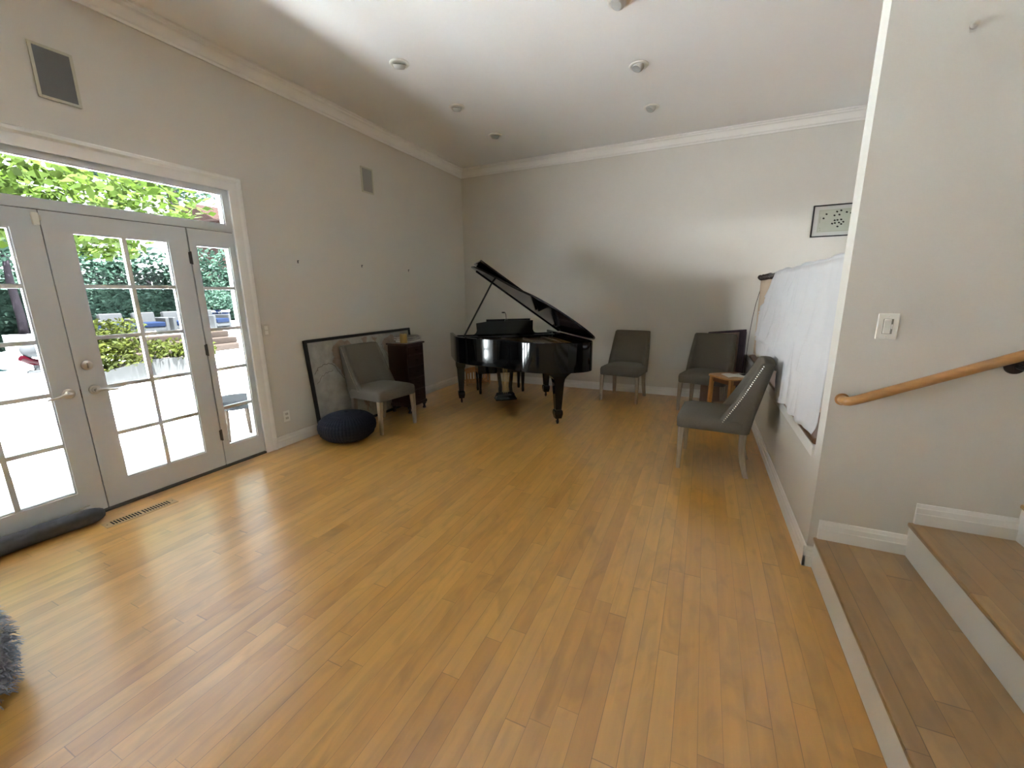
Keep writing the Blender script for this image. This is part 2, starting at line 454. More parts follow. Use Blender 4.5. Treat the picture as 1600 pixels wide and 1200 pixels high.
# french doors, sidelights and transom -------------------------------------
Xd = -0.012      # interior face of the leaves
TH = 0.044
def leaf(name, y0, y1, gy0, gy1, z0, z1, gz0, gz1, cols, rows, xi=Xd, th=TH):
    """one glazed leaf: stiles, rails, muntins in one mesh; glazing as a part"""
    m = MB()
    a, b = xi-th, xi
    m.box(a, y0, z0, b, gy0, z1); m.box(a, gy1, z0, b, y1, z1)
    m.box(a, gy0, z0, b, gy1, gz0); m.box(a, gy0, gz1, b, gy1, z1)
    # glazing bead
    bd = 0.010
    for yy0, yy1, zz0, zz1 in ((gy0, gy0+bd, gz0, gz1), (gy1-bd, gy1, gz0, gz1), (gy0+bd, gy1-bd, gz0, gz0+bd), (gy0+bd, gy1-bd, gz1-bd, gz1)):
        m.box(a+0.008, yy0, zz0, b-0.008, yy1, zz1)
    mw = 0.026
    for k in range(1, cols):
        yc = gy0 + (gy1-gy0)*k/cols
        m.box(a+0.008, yc-mw/2, gz0+bd, b-0.006, yc+mw/2, gz1-bd)
    for k in range(1, rows):
        zc = gz0 + (gz1-gz0)*k/rows
        for j in range(cols):
            ya = gy0 + (gy1-gy0)*j/cols + (mw/2 if j else bd)
            yb = gy0 + (gy1-gy0)*(j+1)/cols - (mw/2 if j < cols-1 else bd)
            m.box(a+0.008, ya, zc-mw/2, b-0.006, yb, zc+mw/2)
    o = struct(m, name, MT['door'])
    xm = (a+b)/2
    g = MB()
    for j in range(cols):
        for k in range(rows):
            ya = gy0 + (gy1-gy0)*j/cols + (mw/2 if j else bd); yb = gy0 + (gy1-gy0)*(j+1)/cols - (mw/2 if j < cols-1 else bd)
            za = gz0 + (gz1-gz0)*k/rows + (mw/2 if k else bd); zb = gz0 + (gz1-gz0)*(k+1)/rows - (mw/2 if k < rows-1 else bd)
            g.loft([[(xm, ya, za), (xm, yb, za)], [(xm, ya, zb), (xm, yb, zb)]], cap=False, closed=False)
    g.build('glass_pane', MT['glass'], o)
    return o

d1 = leaf('door_1', 0.440, 1.262, 0.576, 1.128, 0.022, 2.048, 0.192, 1.932, 2, 5)
d2 = leaf('door_2', 1.268, 2.090, 1.402, 1.955, 0.022, 2.048, 0.192, 1.932, 2, 5)
d1['label'] = 'left leaf of the white french doors, ten panes'; d2['label'] = 'right leaf of the white french doors, ten panes, with deadbolt'
s1 = leaf('window_1', 2.100, 2.468, 2.148, 2.420, 0.022, 2.048, 0.188, 1.924, 1, 5)
s2 = leaf('window_2', 0.062, 0.430, 0.110, 0.382, 0.022, 2.048, 0.188, 1.924, 1, 5)
s1['label'] = 'narrow five pane sidelight right of the french doors'; s2['label'] = 'narrow five pane sidelight left of the french doors'
tr = leaf('window_3', 0.062, 2.468, 0.110, 2.418, 2.054, 2.402, 2.110, 2.362, 1, 1)
tr['label'] = 'wide transom window above the french doors'
# astragal behind the meeting stiles
MB().box(Xd-TH-0.012, 1.245, 0.022, Xd-TH, 1.285, 2.048).build('astragal', MT['door'], d1)
def lever(parent, y, z, sgn):
    p = MB()
    Mx = Matrix.Translation((Xd, y, z)) @ Matrix.Rotation(PI/2, 4, 'Y')
    p.lathe([(0.0, 0.0), (0.033, 0.0), (0.033, 0.006), (0.028, 0.010), (0.022, 0.011), (0.019, 0.016), (0.012, 0.018), (0.011, 0.045), (0.014, 0.052), (0.0, 0.054)], M=Mx)
    q = [(Xd+0.046, y, z), (Xd+0.050, y+sgn*0.025, z+0.001), (Xd+0.050, y+sgn*0.055, z-0.006), (Xd+0.050, y+sgn*0.085, z-0.012), (Xd+0.047, y+sgn*0.108, z-0.014), (Xd+0.043, y+sgn*0.118, z-0.020)]
    p.tube(q, 0.008, radii=[0.011, 0.010, 0.008, 0.007, 0.007, 0.005])
    p.build('lever_handle', MT['nickel'], parent, smooth=True)
lever(d1, 1.203, 0.883, -1); lever(d2, 1.338, 0.883, 1)
p = MB(); Mx = Matrix.Translation((Xd, 1.327, 1.057)) @ Matrix.Rotation(PI/2, 4, 'Y')
p.lathe([(0.0, 0.0), (0.032, 0.0), (0.031, 0.008), (0.024, 0.013), (0.0, 0.014)], M=Mx)
p.box(Xd+0.013, 1.322, 1.040, Xd+0.030, 1.332, 1.074)
p.build('deadbolt', MT['nickel'], d2, smooth=True)
MB().box(Xd-0.03, 1.2625, 0.84, Xd+0.001, 1.2675, 0.90).build('strike_plate', MT['steel'], d2)
for z in (1.816, 1.065, 0.304):
    MB().box(Xd, 2.082, z-0.045, Xd+0.007, 2.104, z+0.045).tube([(Xd+0.009, 2.095, z-0.05), (Xd+0.009, 2.095, z+0.05)], 0.007).build('hinge', MT['steel'], d2)
# frame, mullions, threshold
f = MB()
f.box(-0.17, OY0, 0.0, -0.005, 0.060, OZ); f.box(-0.17, 2.470, 0.0, -0.005, OY1, OZ); f.box(-0.17, 0.06, 2.404, -0.005, 2.47, OZ)
struct(f, 'trim_5', MT['door'])
f = MB()
f.box(-0.075, 0.4305, 0.0, -0.030, 0.4395, 2.05); f.box(-0.075, 2.0905, 0.0, -0.030, 2.0995, 2.05)
f.box(-0.075, 0.06, 2.0482, -0.030, 2.47, 2.0538)
struct(f, 'trim_9', MT['steel'])
struct(MB().box(-0.17, OY0, 0.0, 0.006, OY1, 0.016), 'trim_6', MT['steel'])
# casing
c = MB()
def casing(c, y0, y1, top, wd=0.112):
    prof = [(0.0, 0.0), (0.012, 0.0), (0.015, 0.010), (0.015, 0.070), (0.019, 0.076), (0.028, 0.086), (0.030, 0.104), (0.024, wd), (0.0, wd)]
    # mitred sweep: left leg, head, right leg
    def ring(y, sy, z, sz): return [(d, y + sy*o, z + sz*o) for d, o in prof]
    c.loft([ring(y0, -1, 0.0, 0), ring(y0, -1, top, 1), ring(y1, 1, top, 1), ring(y1, 1, 0.0, 0)])
casing(c, 0.062, 2.468, 2.398)
struct(c, 'trim_7', MT['trim'], smooth=True, angle=20)
# the further glazed opening of the left wall and the rear window
o5 = leaf('window_4', QY0+0.01, QY1-0.01, QY0+0.12, QY1-0.12, 0.02, QZ-0.01, 0.19, QZ-0.12, 1, 5)
c = MB(); casing(c, QY0+0.02, QY1-0.02, QZ-0.012); struct(c, 'trim_8', MT['trim'], smooth=True, angle=20)
# door contact sensor above the meeting stiles
t = thing('door_sensor', 'small white alarm contact at the top of the french doors', 'sensor', (Xd, 1.246, 1.955))
MB().box(0, -0.018, 0, 0.022, 0.014, 0.075).build('case', MT['plastic'], t, bevel=0.004)
MB().box(0, 0.0145, 0.028, 0.014, 0.026, 0.062).build('magnet', MT['almond'], t, bevel=0.003)

# ------------------------------------------------------------------ wall fittings
def speaker(name, y0, y1, z0, z1, label, gm):
    t = thing(name, label, 'speaker', (0, (y0+y1)/2, z0), 0, 'in-wall speakers')
    hy = (y1-y0)/2; hz = z1-z0; b = 0.016
    m = MB()
    m.box(0, -hy, 0, 0.012, -hy+b, hz).box(0, hy-b, 0, 0.012, hy, hz).box(0, -hy+b, 0, 0.012, hy-b, b).box(0, -hy+b, hz-b, 0.012, hy-b, hz)
    m.build('frame', MT['grillefr'], t, bevel=0.002)
    MB().box(0, -hy+b, b, 0.007, hy-b, hz-b).build('grille', gm, t)
speaker('wall_speaker', 1.389, 1.590, 2.718, 3.022, 'larger looking grey in-wall speaker high above the french doors', MT['grille'])
speaker('wall_speaker', 4.073, 4.266, 2.706, 2.992, 'pale in-wall speaker high on the left wall near the far corner', MT['grille2'])

def nail(y, z, lab):
    t = thing('wall_nail', lab, 'nail', (0, y, z), 0, 'bare nails on the left wall')
    MB().tube([(0, 0, 0), (0.018, 0, 0.004)], 0.0035, 8).build('shank', MT['steel'], t)
    MB().box(0.0, -0.005, -0.022, 0.004, 0.005, 0.008).build('plate', MT['steel'], t)
nail(3.079, 1.852, 'bare picture nail on the left wall nearest the french doors')
nail(3.963, 1.854, 'bare picture nail in the middle of three on the left wall')
nail(4.846, 1.840, 'bare picture nail on the left wall nearest the far corner')

t = thing('light_switch', 'white two-gang light switch beside the french door casing', 'light switch', (0, 2.637, 1.186))
MB().box(0, -0.04, -0.058, 0.006, 0.04, 0.058).build('plate', MT['almond'], t, bevel=0.003)
for dz in (-0.022, 0.022):
    MB().box(0.006, -0.016, dz-0.018, 0.011, 0.016, dz+0.018).build('rocker', MT['plastic'], t, bevel=0.002)
t = thing('wall_outlet', 'white power outlet low on the wall beside the french doors', 'outlet', (0, 2.73, 0.305))
MB().box(0, -0.035, -0.058, 0.006, 0.035, 0.058).build('plate', MT['plastic'], t, bevel=0.003)
for dz in (-0.022, 0.022):
    s = MB(); s.prism(rrect(0.017, 0.014, 0.008, cy=dz), 0.006, 0.009, 'x'); q = s.build('socket', MT['almond'], t)
    MB().box(0.009, -0.009, dz-0.006, 0.0095, -0.006, dz+0.006).box(0.009, 0.006, dz-0.006, 0.0095, 0.009, dz+0.006).build('slot', MT['dark'], q)

t = thing('dimmer_switch', 'white dimmer switch on the wall above the handrail', 'light switch', (4.604, YS, 1.326))
MB().box(-0.040, -0.007, -0.060, 0.040, 0, 0.060).build('plate', MT['plastic'], t, bevel=0.004)
MB().box(-0.019, -0.0085, -0.035, 0.019, -0.007, 0.035).build('recess', MT['grayink'], t)
MB().box(-0.016, -0.012, -0.033, 0.011, -0.008, 0.033).build('paddle', MT['plastic'], t, bevel=0.002)
MB().box(0.013, -0.013, -0.012, 0.017, -0.008, 0.010).build('slider', MT['plastic'], t, bevel=0.001)
for zz in (-0.047, 0.047):
    MB().ball((0, -0.007, zz), 0.0025, 8).build('screw', MT['nickel'], t)

t = thing('wall_hook', 'tiny bare hook high on the stair wall', 'hook', (4.705, YS, 2.525))
MB().lathe([(0, 0), (0.013, 0), (0.012, 0.008), (0.006, 0.012), (0.005, 0.028), (0.009, 0.032), (0, 0.034)], n=14, M=Matrix.Rotation(PI/2, 4, 'X')).build('knob', MT['nickel'], t, smooth=True)
MB().box(-0.010, -0.003, -0.022, 0.010, 0, 0.012).build('backplate', MT['almond'], t)

# handrail
t = thing('handrail', 'round oak handrail sloping up along the stair wall', 'handrail', (4.478, YS, 0.958))
hr = MB()
pts = [(0.0, -0.002, 0.0), (0.0, -0.028, 0.0), (0.003, -0.05, 0.0015), (0.014, -0.066, 0.006), (0.032, -0.072, 0.014), (0.06, -0.072, 0.0265)]
pts += [(0.06+0.25*k, -0.072, 0.0265+0.25*k*0.462) for k in range(1, 6)]
hr.tube(pts, 0.0225, 18).build('rail', MT['rail'], t, smooth=True)
MB().lathe([(0, 0), (0.030, 0), (0.031, 0.006), (0.025, 0.011), (0, 0.011)], M=Matrix.Rotation(PI/2, 4, 'X')).build('end_rosette', MT['rail'], t, smooth=True)
bk = MB()
bx, bz = 0.585, 0.205
bk.lathe([(0, 0), (0.036, 0), (0.034, 0.008), (0.018, 0.016), (0.010, 0.02), (0, 0.02)], M=Matrix.Translation((bx, 0, bz)) @ Matrix.Rotation(PI/2, 4, 'X'))
bk.tube([(bx, -0.015, bz), (bx+0.004, -0.05, bz-0.004), (bx+0.006, -0.068, bz+0.012), (bx+0.006, -0.072, bz+0.045)], 0.009)
bk.build('bracket', MT['bronze'], t, smooth=True)

# ceiling lights ------------------------------------------------------------
def downlight(x, y, label, tilt):
    t = thing('ceiling_light', label, 'ceiling light', (x, y, H), tilt, 'recessed eyeball downlights')
    MB().lathe([(0.060, 0.0), (0.085, 0.0), (0.086, -0.004), (0.082, -0.009), (0.068, -0.012), (0.060, -0.008)], n=32).build('trim_ring', MT['plastic'], t, smooth=True)
    MB().cyl((0, 0), 0.061, -0.003, -0.0005, 24).build('housing', MT['dark'], t)
    ey = MB()
    Mx = Matrix.Translation((0, 0, 0.012)) @ Matrix.Rotation(math.radians(28), 4, 'X')
    ey.lathe([(0.030, -0.050), (0.036, -0.053), (0.042, -0.050), (0.052, -0.036), (0.057, -0.015), (0.030, -0.015)], n=28, M=Mx)
    ey.build('eyeball', MT['satin'], t, smooth=True)
    MB().lathe([(0, -0.046), (0.012, -0.044), (0.029, -0.030), (0.029, -0.018), (0, -0.018)], n=20, M=Mx).build('bulb', MT['bulb'], t, smooth=True)
downlight(1.213, 3.361, 'eyeball downlight nearest the viewer in the left ceiling row', 0.6)
downlight(1.203, 4.318, 'middle eyeball downlight of the left ceiling row', 0.6)
downlight(1.205, 5.234, 'farthest eyeball downlight of the left ceiling row, near the corner', 0.6)
downlight(3.107, 3.396, 'eyeball downlight cut by the top edge, nearest in right ceiling row', 2.4)
downlight(3.107, 4.325, 'middle eyeball downlight of the right ceiling row', 2.4)
downlight(3.111, 5.270, 'farthest eyeball downlight of the right ceiling row, near the crown', 2.4)

# floor vent ----------------------------------------------------------------
t = thing('floor_vent', 'slotted wooden floor register in front of the french doors', 'vent', (0.257, 1.338, 0), math.radians(-3))
MB().box(-0.05, -0.205, 0, 0.05, 0.205, 0.004).build('plate', MT['ventw'], t, bevel=0.001)
m = MB()
for g0 in (-0.165, 0.008):
    for k in range(10):
        y = g0 + 0.0165*k
        m.box(-0.032, y, 0.004, 0.032, y+0.0085, 0.0047)
m.build('slots', MT['dark'], t)
for yy in (-0.188, 0.188):
    MB().cyl((0, yy), 0.004, 0.004, 0.0055, 8).build('screw', MT['steel'], t)

# draft stopper ---------------------------------------------------------------
t = thing('draft_stopper', 'long charcoal cloth draft stopper lying along the door sill', 'draft stopper', (0.09, 0.4, 0))
pts, rad = [], []
for k in range(34):
    y = -0.75 + 1.55*k/33
    x = lerp([(-0.8, -0.005), (0.2, -0.010), (0.5, 0.0), (0.8, 0.035)], y)
    e = min(1.0, min(k, 33-k)/1.6 + 0.25)
    r = 0.056*math.sqrt(e if e < 1 else 1) * (1 + 0.04*math.sin(k*1.7))
    pts.append((x, y, 0.054)); rad.append(r)
m = MB().tube(pts, 0.055, 16, radii=rad)
for v in m.bm.verts: v.co.z = max(v.co.z, 0.001)
m.build('stuffed_tube', MT['roll'], t, smooth=True, subsurf=1)
MB().box(0, 0, 0, 0.0015, 0.05, 0.022, Matrix.Translation((-0.045, 0.70, 0.100)) @ Matrix.Rotation(0.9, 4, 'Y')).build('care_tag', MT['paper'], t)

# shaggy pouf at the left edge -------------------------------------------------
t = thing('shag_pouf', 'shaggy blue grey yarn pouf cut by the left edge of the view', 'pouf', (1.33, 0.155, 0))
MB().lathe([(0.0, 0.0), (0.20, 0.0), (0.255, 0.05), (0.27, 0.17), (0.26, 0.29), (0.20, 0.36), (0.10, 0.385), (0, 0.39)], n=36).build('body', MT['shag'], t, smooth=True)
m = MB(); rnd = random.Random(3)
for k in range(2600):
    a = rnd.uniform(0, 2*PI); z = rnd.uniform(0.02, 0.385)
    r = lerp([(0, 0.225), (0.05, 0.252), (0.17, 0.268), (0.29, 0.257), (0.36, 0.20), (0.39, 0.03)], z)
    if z > 0.36: r *= math.sqrt(rnd.random())
    n = Vector((math.cos(a), math.sin(a), 0.2 if z < 0.3 else 1.2)).normalized()
    p0 = Vector((r*math.cos(a), r*math.sin(a), z))
    side = Vector((-math.sin(a), math.cos(a), rnd.uniform(-0.4, 0.4)))
    d = (n*0.6 + Vector((rnd.uniform(-.5, .5), rnd.uniform(-.5, .5), rnd.uniform(-1.1, 0.3)))).normalized()
    ln = rnd.uniform(0.022, 0.042)
    p1 = p0 + n*0.010 + d*ln*0.5; p2 = p1 + (d + Vector((0, 0, -0.8))).normalized()*ln*0.6
    if p2.z < 0.003: p2.z = 0.003
    if p1.z < 0.003: p1.z = 0.003
    wd = 0.0035
    m.loft([[p0-side*wd, p0+side*wd], [p1-side*wd, p1+side*wd], [p2-side*wd*0.4, p2+side*wd*0.4]], cap=False, closed=False)
o = m.build('yarn_shag', MT['shag'], t); o['kind'] = 'stuff'

# navy knitted pouf --------------------------------------------------------------
t = thing('knitted_pouf', 'round navy knitted pouf in front of the leaning map', 'pouf', (0.440, 3.095, 0))
prof = [(0.0, 0.0), (0.13, 0.004), (0.20, 0.02), (0.255, 0.065), (0.283, 0.125), (0.283, 0.17), (0.262, 0.22), (0.21, 0.262), (0.14, 0.285), (0.06, 0.297), (0.0, 0.300)]
n = 156; m = MB(); rings = []
for j in range(41):
    s = j/40*(len(prof)-1); i = min(int(s), len(prof)-2); f = s-i
    r = prof[i][0]*(1-f)+prof[i+1][0]*f; z = prof[i][1]*(1-f)+prof[i+1][1]*f
    ring = []
    for k in range(n):
        a = 2*PI*k/n
        rib = 0.012*abs(math.cos(a*26 + 0.35*math.sin(j*2.2))) * min(1, r/0.12)
        rr = max(r + rib + 0.003*math.sin(j*2.2)*min(1, r/0.12), 1e-3)
        ring.append((rr*math.cos(a), rr*math.sin(a), max(0.001, z)))
    rings.append(ring)
m.loft(rings).build('knitted_cover', MT['navy'], t, smooth=True, angle=80)
MB().lathe([(0, 0.297), (0.02, 0.297), (0.022, 0.303), (0.012, 0.308), (0, 0.308)], n=16).build('centre_knot', MT['navy'], t, smooth=True)

# ------------------------------------------------------------------ leaning framed map
t = thing('framed_map', 'large black framed antique style map leaning on left wall', 'map', (0.118, 3.865, 0.0))
t.rotation_euler = (0, -0.094, 0)
hw, hh, fb = 0.865, 1.05, 0.030
m = MB()
m.box(0, -hw, 0, 0.032, -hw+fb, hh).box(0, hw-fb, 0, 0.032, hw, hh).box(0, -hw+fb, 0, 0.032, hw-fb, fb).box(0, -hw+fb, hh-fb, 0.032, hw-fb, hh)
m.build('frame', MT['frame'], t, bevel=0.003)
MB().box(0.004, -hw+fb, fb, 0.018, hw-fb, hh-fb).build('map_sheet', MT['mapsea'], t)
rnd = random.Random(11)
def jag(poly, amp=0.012, sub=5):
    out = []
    for (a, b), (c, d) in zip(poly, poly[1:]+poly[:1]):
        for k in range(sub):
            f = k/sub
            out.append((a+(c-a)*f+rnd.uniform(-amp, amp), b+(d-b)*f+rnd.uniform(-amp, amp)))
    return out
def land(poly, x0=0.018, m_=None, th=0.0006, name='printed_land', amp=0.012):
    q = MB(); q.prism(jag(poly, amp), x0, x0+th, 'x'); return q.build(name, m_ or MT['mapland'], t)
def yz(u, v): return (-hw + fb + u*(2*hw-2*fb), fb + v*(hh-2*fb))
land([yz(*p) for p in ((0.20, 0.93), (0.27, 0.99), (0.36, 0.95), (0.40, 0.86), (0.36, 0.79), (0.335, 0.70), (0.33, 0.60), (0.35, 0.50), (0.37, 0.42), (0.40, 0.33), (0.36, 0.34), (0.32, 0.43), (0.27, 0.52), (0.24, 0.61), (0.22, 0.69), (0.175, 0.74), (0.20, 0.80), (0.185, 0.87))])
land([yz(*p) for p in ((0.40, 0.42), (0.45, 0.36), (0.47, 0.26), (0.44, 0.14), (0.42, 0.06), (0.41, 0.16), (0.38, 0.28))])
land([yz(*p) for p in ((0.70, 0.94), (0.78, 0.97), (0.86, 0.90), (0.84, 0.78), (0.80, 0.66), (0.77, 0.55), (0.74, 0.56), (0.735, 0.68), (0.69, 0.78), (0.67, 0.87))])
land([yz(*p) for p in ((0.46, 0.98), (0.52, 0.99), (0.51, 0.90), (0.53, 0.82), (0.495, 0.84), (0.475, 0.92))], amp=0.008)
land([yz(*p) for p in ((0.57, 0.97), (0.62, 0.96), (0.60, 0.90))], amp=0.008)
def ink(path, w=0.004):
    q = MB(); pts = [yz(*p) for p in path]; fine = []
    for (a, b), (c, d) in zip(pts, pts[1:]):
        for k in range(6):
            fine.append((a+(c-a)*k/6+rnd.uniform(-.008, .008), b+(d-b)*k/6+rnd.uniform(-.008, .008)))
    fine.append(pts[-1])
    for a, b in zip(fine, fine[1:]):
        dy, dz = b[0]-a[0], b[1]-a[1]; l = math.hypot(dy, dz) or 1
        ny, nz = -dz/l*w/2, dy/l*w/2
        q.loft([[(0.0188, a[0]-ny, a[1]-nz), (0.0188, a[0]+ny, a[1]+nz)], [(0.0188, b[0]-ny, b[1]-nz), (0.0188, b[0]+ny, b[1]+nz)]], cap=False, closed=False)
    return q
q = ink([(0.02, 0.66), (0.06, 0.72), (0.11, 0.75), (0.16, 0.74), (0.19, 0.70), (0.22, 0.62), (0.27, 0.50), (0.32, 0.42), (0.36, 0.36)], 0.006)
q.build('printed_coastline', MT['mapink'], t)
ink([(0.03, 0.55), (0.07, 0.62), (0.12, 0.65), (0.17, 0.66)], 0.004).build('printed_coastline', MT['mapink'], t)
ink([(0.36, 0.36), (0.39, 0.26), (0.42, 0.18), (0.45, 0.10)], 0.005).build('printed_coastline', MT['mapink'], t)
ink([(0.66, 0.86), (0.70, 0.74), (0.75, 0.58), (0.78, 0.50), (0.82, 0.45)], 0.005).build('printed_coastline', MT['mapink'], t)

# ------------------------------------------------------------------ dark cabinet with things on it
t = thing('tall_chest', 'tall narrow dark mahogany drawer chest between map and piano', 'chest', (0.325, 4.275, 0))
cx, cy, ch = 0.150, 0.172, 0.905    # half depth, half width, height
m = MB().box(-cx, -cy, 0.10, cx, cy, ch-0.022)
m.build('body', MT['mahog'], t, bevel=0.008)
MB().box(-cx-0.012, -cy-0.016, ch-0.022, cx+0.018, cy+0.016, ch).build('top', MT['mahog'], t, bevel=0.007)
MB().box(-cx-0.006, -cy-0.010, 0.085, cx+0.010, cy+0.010, 0.125).build('plinth', MT['mahog'], t, bevel=0.006)
for sx in (-1, 1):
    for sy in (-1, 1):
        MB().lathe([(0.028, 0.09), (0.032, 0.075), (0.018, 0.055), (0.014, 0.035), (0.022, 0.02), (0.024, 0.006), (0.016, 0.0), (0, 0)], c=(sx*(cx-0.022), sy*(cy-0.02), 0), n=16).build('foot', MT['mahog'], t, smooth=True)
zs = [0.145, 0.30, 0.455, 0.61, 0.755, 0.868]
for z0, z1 in zip(zs, zs[1:]):
    dr = MB().box(cx, -cy+0.02, z0+0.006, cx+0.010, cy-0.02, z1-0.006).build('drawer', MT['mahog'], t, bevel=0.004)
    MB().lathe([(0, 0), (0.012, 0), (0.006, 0.006), (0.006, 0.014), (0.012, 0.018), (0.009, 0.024), (0, 0.025)], n=14, M=Matrix.Translation((cx+0.010, 0, (z0+z1)/2)) @ Matrix.Rotation(PI/2, 4, 'Y')).build('knob', MT['bronze'], dr, smooth=True)

t = thing('candle_cup', 'gold metal candle holder on the dark chest', 'candle holder', (0.36, 4.205, ch))
MB().lathe([(0.0, 0.0), (0.044, 0.0), (0.047, 0.004), (0.047, 0.112), (0.044, 0.113), (0.044, 0.095), (0, 0.095)], n=32).build('cup', MT['brass'], t, smooth=True)
MB().cyl((0, 0), 0.043, 0.095, 0.108, 24).build('candle', MT['paper'], t)
MB().tube([(0, 0, 0.108), (0.001, 0, 0.116), (0.003, 0, 0.121)], 0.0015, 6).build('wick', MT['dark'], t)

def magazine(z, h, rz, dx, dy, wx, wy, cover, label):
    t = thing('magazine', label, 'magazine', (0.30+dx, 4.345+dy, z), rz, 'magazines stacked on the dark chest')
    MB().box(-wx, -wy, 0.0015, wx-0.003, wy-0.003, h-0.0015).build('pages', MT['paper'], t)
    MB().box(-wx, -wy, 0, wx, wy, 0.0015).box(-wx, -wy, h-0.0015, wx, wy, h).box(-wx-0.001, -wy, 0, -wx, wy, h).build('cover', cover, t)
z = ch
for h, rz, dx, dy, wx, wy, cv, lab in (
        (0.020, 0.10, 0.02, 0.0, 0.105, 0.125, MT['mag_c'], 'pale thick magazine at the bottom of the stack on the chest'),
        (0.014, -0.16, 0.0, 0.01, 0.105, 0.135, MT['mag_a'], 'plum magazine second from the bottom on the chest'),
        (0.012, 0.22, 0.02, 0.01, 0.100, 0.13, MT['mag_b'], 'slate magazine in the middle of the stack on the chest'),
        (0.016, -0.25, 0.0, 0.02, 0.105, 0.14, MT['mag_a'], 'plum magazine second from the top on the chest'),
        (0.010, 0.35, 0.01, 0.02, 0.100, 0.135, MT['mag_b'], 'slate magazine lying on top of the stack on the chest')):
    magazine(z, h, rz, dx, dy, wx, wy, cv, lab); z += h

# ------------------------------------------------------------------ upholstered chairs
def make_chair(label):
    t = thing('upholstered_chair', label, 'chair', (0, 0, 0), 0, 'matching taupe upholstered chairs')
    # seat: y from -0.03 (front) to 0.47
    m = MB(); rings = []
    for z, hx, y0, y1, r in ((0.372, 0.262, -0.025, 0.47, 0.03), (0.380, 0.270, -0.033, 0.475, 0.035), (0.450, 0.273, -0.036, 0.475, 0.04), (0.475, 0.268, -0.030, 0.47, 0.05), (0.492, 0.240, -0.005, 0.46, 0.07), (0.501, 0.17, 0.05, 0.44, 0.07), (0.504, 0.08, 0.13, 0.36, 0.05)):
        rings.append([(x, y, z) for x, y in rrect(hx, (y1-y0)/2, r, 5, 0, (y0+y1)/2)])
    m.loft(rings).build('seat', MT['fab'], t, smooth=True, angle=70)
    # backrest: horizontal U sections
    wf = [(0.370, 0.262), (0.46, 0.285), (0.585, 0.360), (0.70, 0.425), (0.80, 0.472), (0.90, 0.522), (0.945, 0.545)]
    rr = [(0.370, 0.515), (0.50, 0.535), (0.70, 0.580), (0.945, 0.640)]
    cc = [(0.370, 0.44), (0.50, 0.445), (0.62, 0.475), (0.75, 0.508), (0.85, 0.538), (0.945, 0.568)]
    hwt = [(0.370, 0.262), (0.46, 0.268), (0.60, 0.268), (0.75, 0.262), (0.945, 0.250)]
    rings = []
    zl = [0.372, 0.40, 0.46, 0.53, 0.60, 0.68, 0.76, 0.84, 0.90, 0.935, 0.948]
    for z in zl:
        w_, r_, c_, h_ = lerp(wf, z), lerp(rr, z), lerp(cc, z), lerp(hwt, z)
        k = 1.0
        if z > 0.94: w_ += 0.012; r_ -= 0.012; h_ -= 0.008; c_ += 0.004
        half = [(0.0, r_+0.006), (h_*0.5, r_+0.003), (h_-0.045, r_-0.004), (h_-0.010, r_-0.022), (h_, r_-0.06 if r_-0.06 > w_+0.03 else w_+0.03), (h_, (w_+r_-0.06)/2 if r_-0.06 > w_+0.06 else w_+0.02), (h_-0.001, w_+0.008), (h_-0.014, w_-0.008), (h_-0.034, w_-0.006), (h_-0.048, w_+0.012), (h_-0.062, w_+(c_-w_)*0.5+0.004), (h_-0.10, w_+(c_-w_)*0.86), (h_*0.45, c_-0.004), (0.0, c_)]
        ring = half + [(-x, y) for x, y in half[-2:0:-1]]
        rings.append([(x, y, z) for x, y in ring])
    m = MB().loft(rings)
    m.build('backrest', MT['fab'], t, smooth=True, angle=75)
    # nailhead trim down the outer sides
    for sx in (-1, 1):
        m = MB()
        for k in range(36):
            z = 0.385 + (0.930-0.385)*k/35
            y = lerp(wf, z) + 0.030 - 0.012*k/35
            x = sx*(lerp(hwt, z)+0.001)
            m.ball((x, y, z), 0.0058, 6)
        m.build('nailhead_trim', MT['nail'], t, smooth=True)
    for sx in (-1, 1):
        rg = []
        for z, y, s in ((0.0, 0.004, 0.015), (0.20, 0.004, 0.020), (0.374, 0.006, 0.0255)):
            cx_ = sx*(0.252 if z == 0 else 0.25 if z < .3 else 0.243)
            rg.append([(cx_+a*s, y+b*s, z) for a, b in ((-1, -1), (1, -1), (1, 1), (-1, 1))])
        MB().loft(rg).build('leg', MT['legw'], t, bevel=0.004)
        rg = []
        for z, y, x, s in ((0.0, 0.520, 0.228, 0.018), (0.03, 0.509, 0.225, 0.019), (0.12, 0.487, 0.219, 0.021), (0.22, 0.472, 0.215, 0.023), (0.30, 0.468, 0.213, 0.025), (0.374, 0.470, 0.213, 0.027)):
            rg.append([(sx*x+a*s, y+b*s*1.05, z) for a, b in ((-1, -1), (1, -1), (1, 1), (-1, 1))])
        MB().loft(rg).build('leg', MT['legw'], t, bevel=0.004, smooth=True, angle=50)
    return t
chA = make_chair('taupe chair standing in front of the leaning map')
chA.location = (0.735, 3.566, 0); chA.rotation_euler.z = math.radians(83)
for lab, loc, rz in (('taupe chair alone against the back wall right of the piano', (2.812, 5.695, 0), -7.5),
                     ('taupe chair in the back right corner, behind the small wood table', (3.843, 5.510, 0), -13),
                     ('taupe chair by the low wall, nailhead side towards the viewer', (3.722, 3.905, 0), -94)):
    c_ = copy_tree(chA); c_['label'] = lab; c_.location = loc; c_.rotation_euler.z = math.radians(rz)

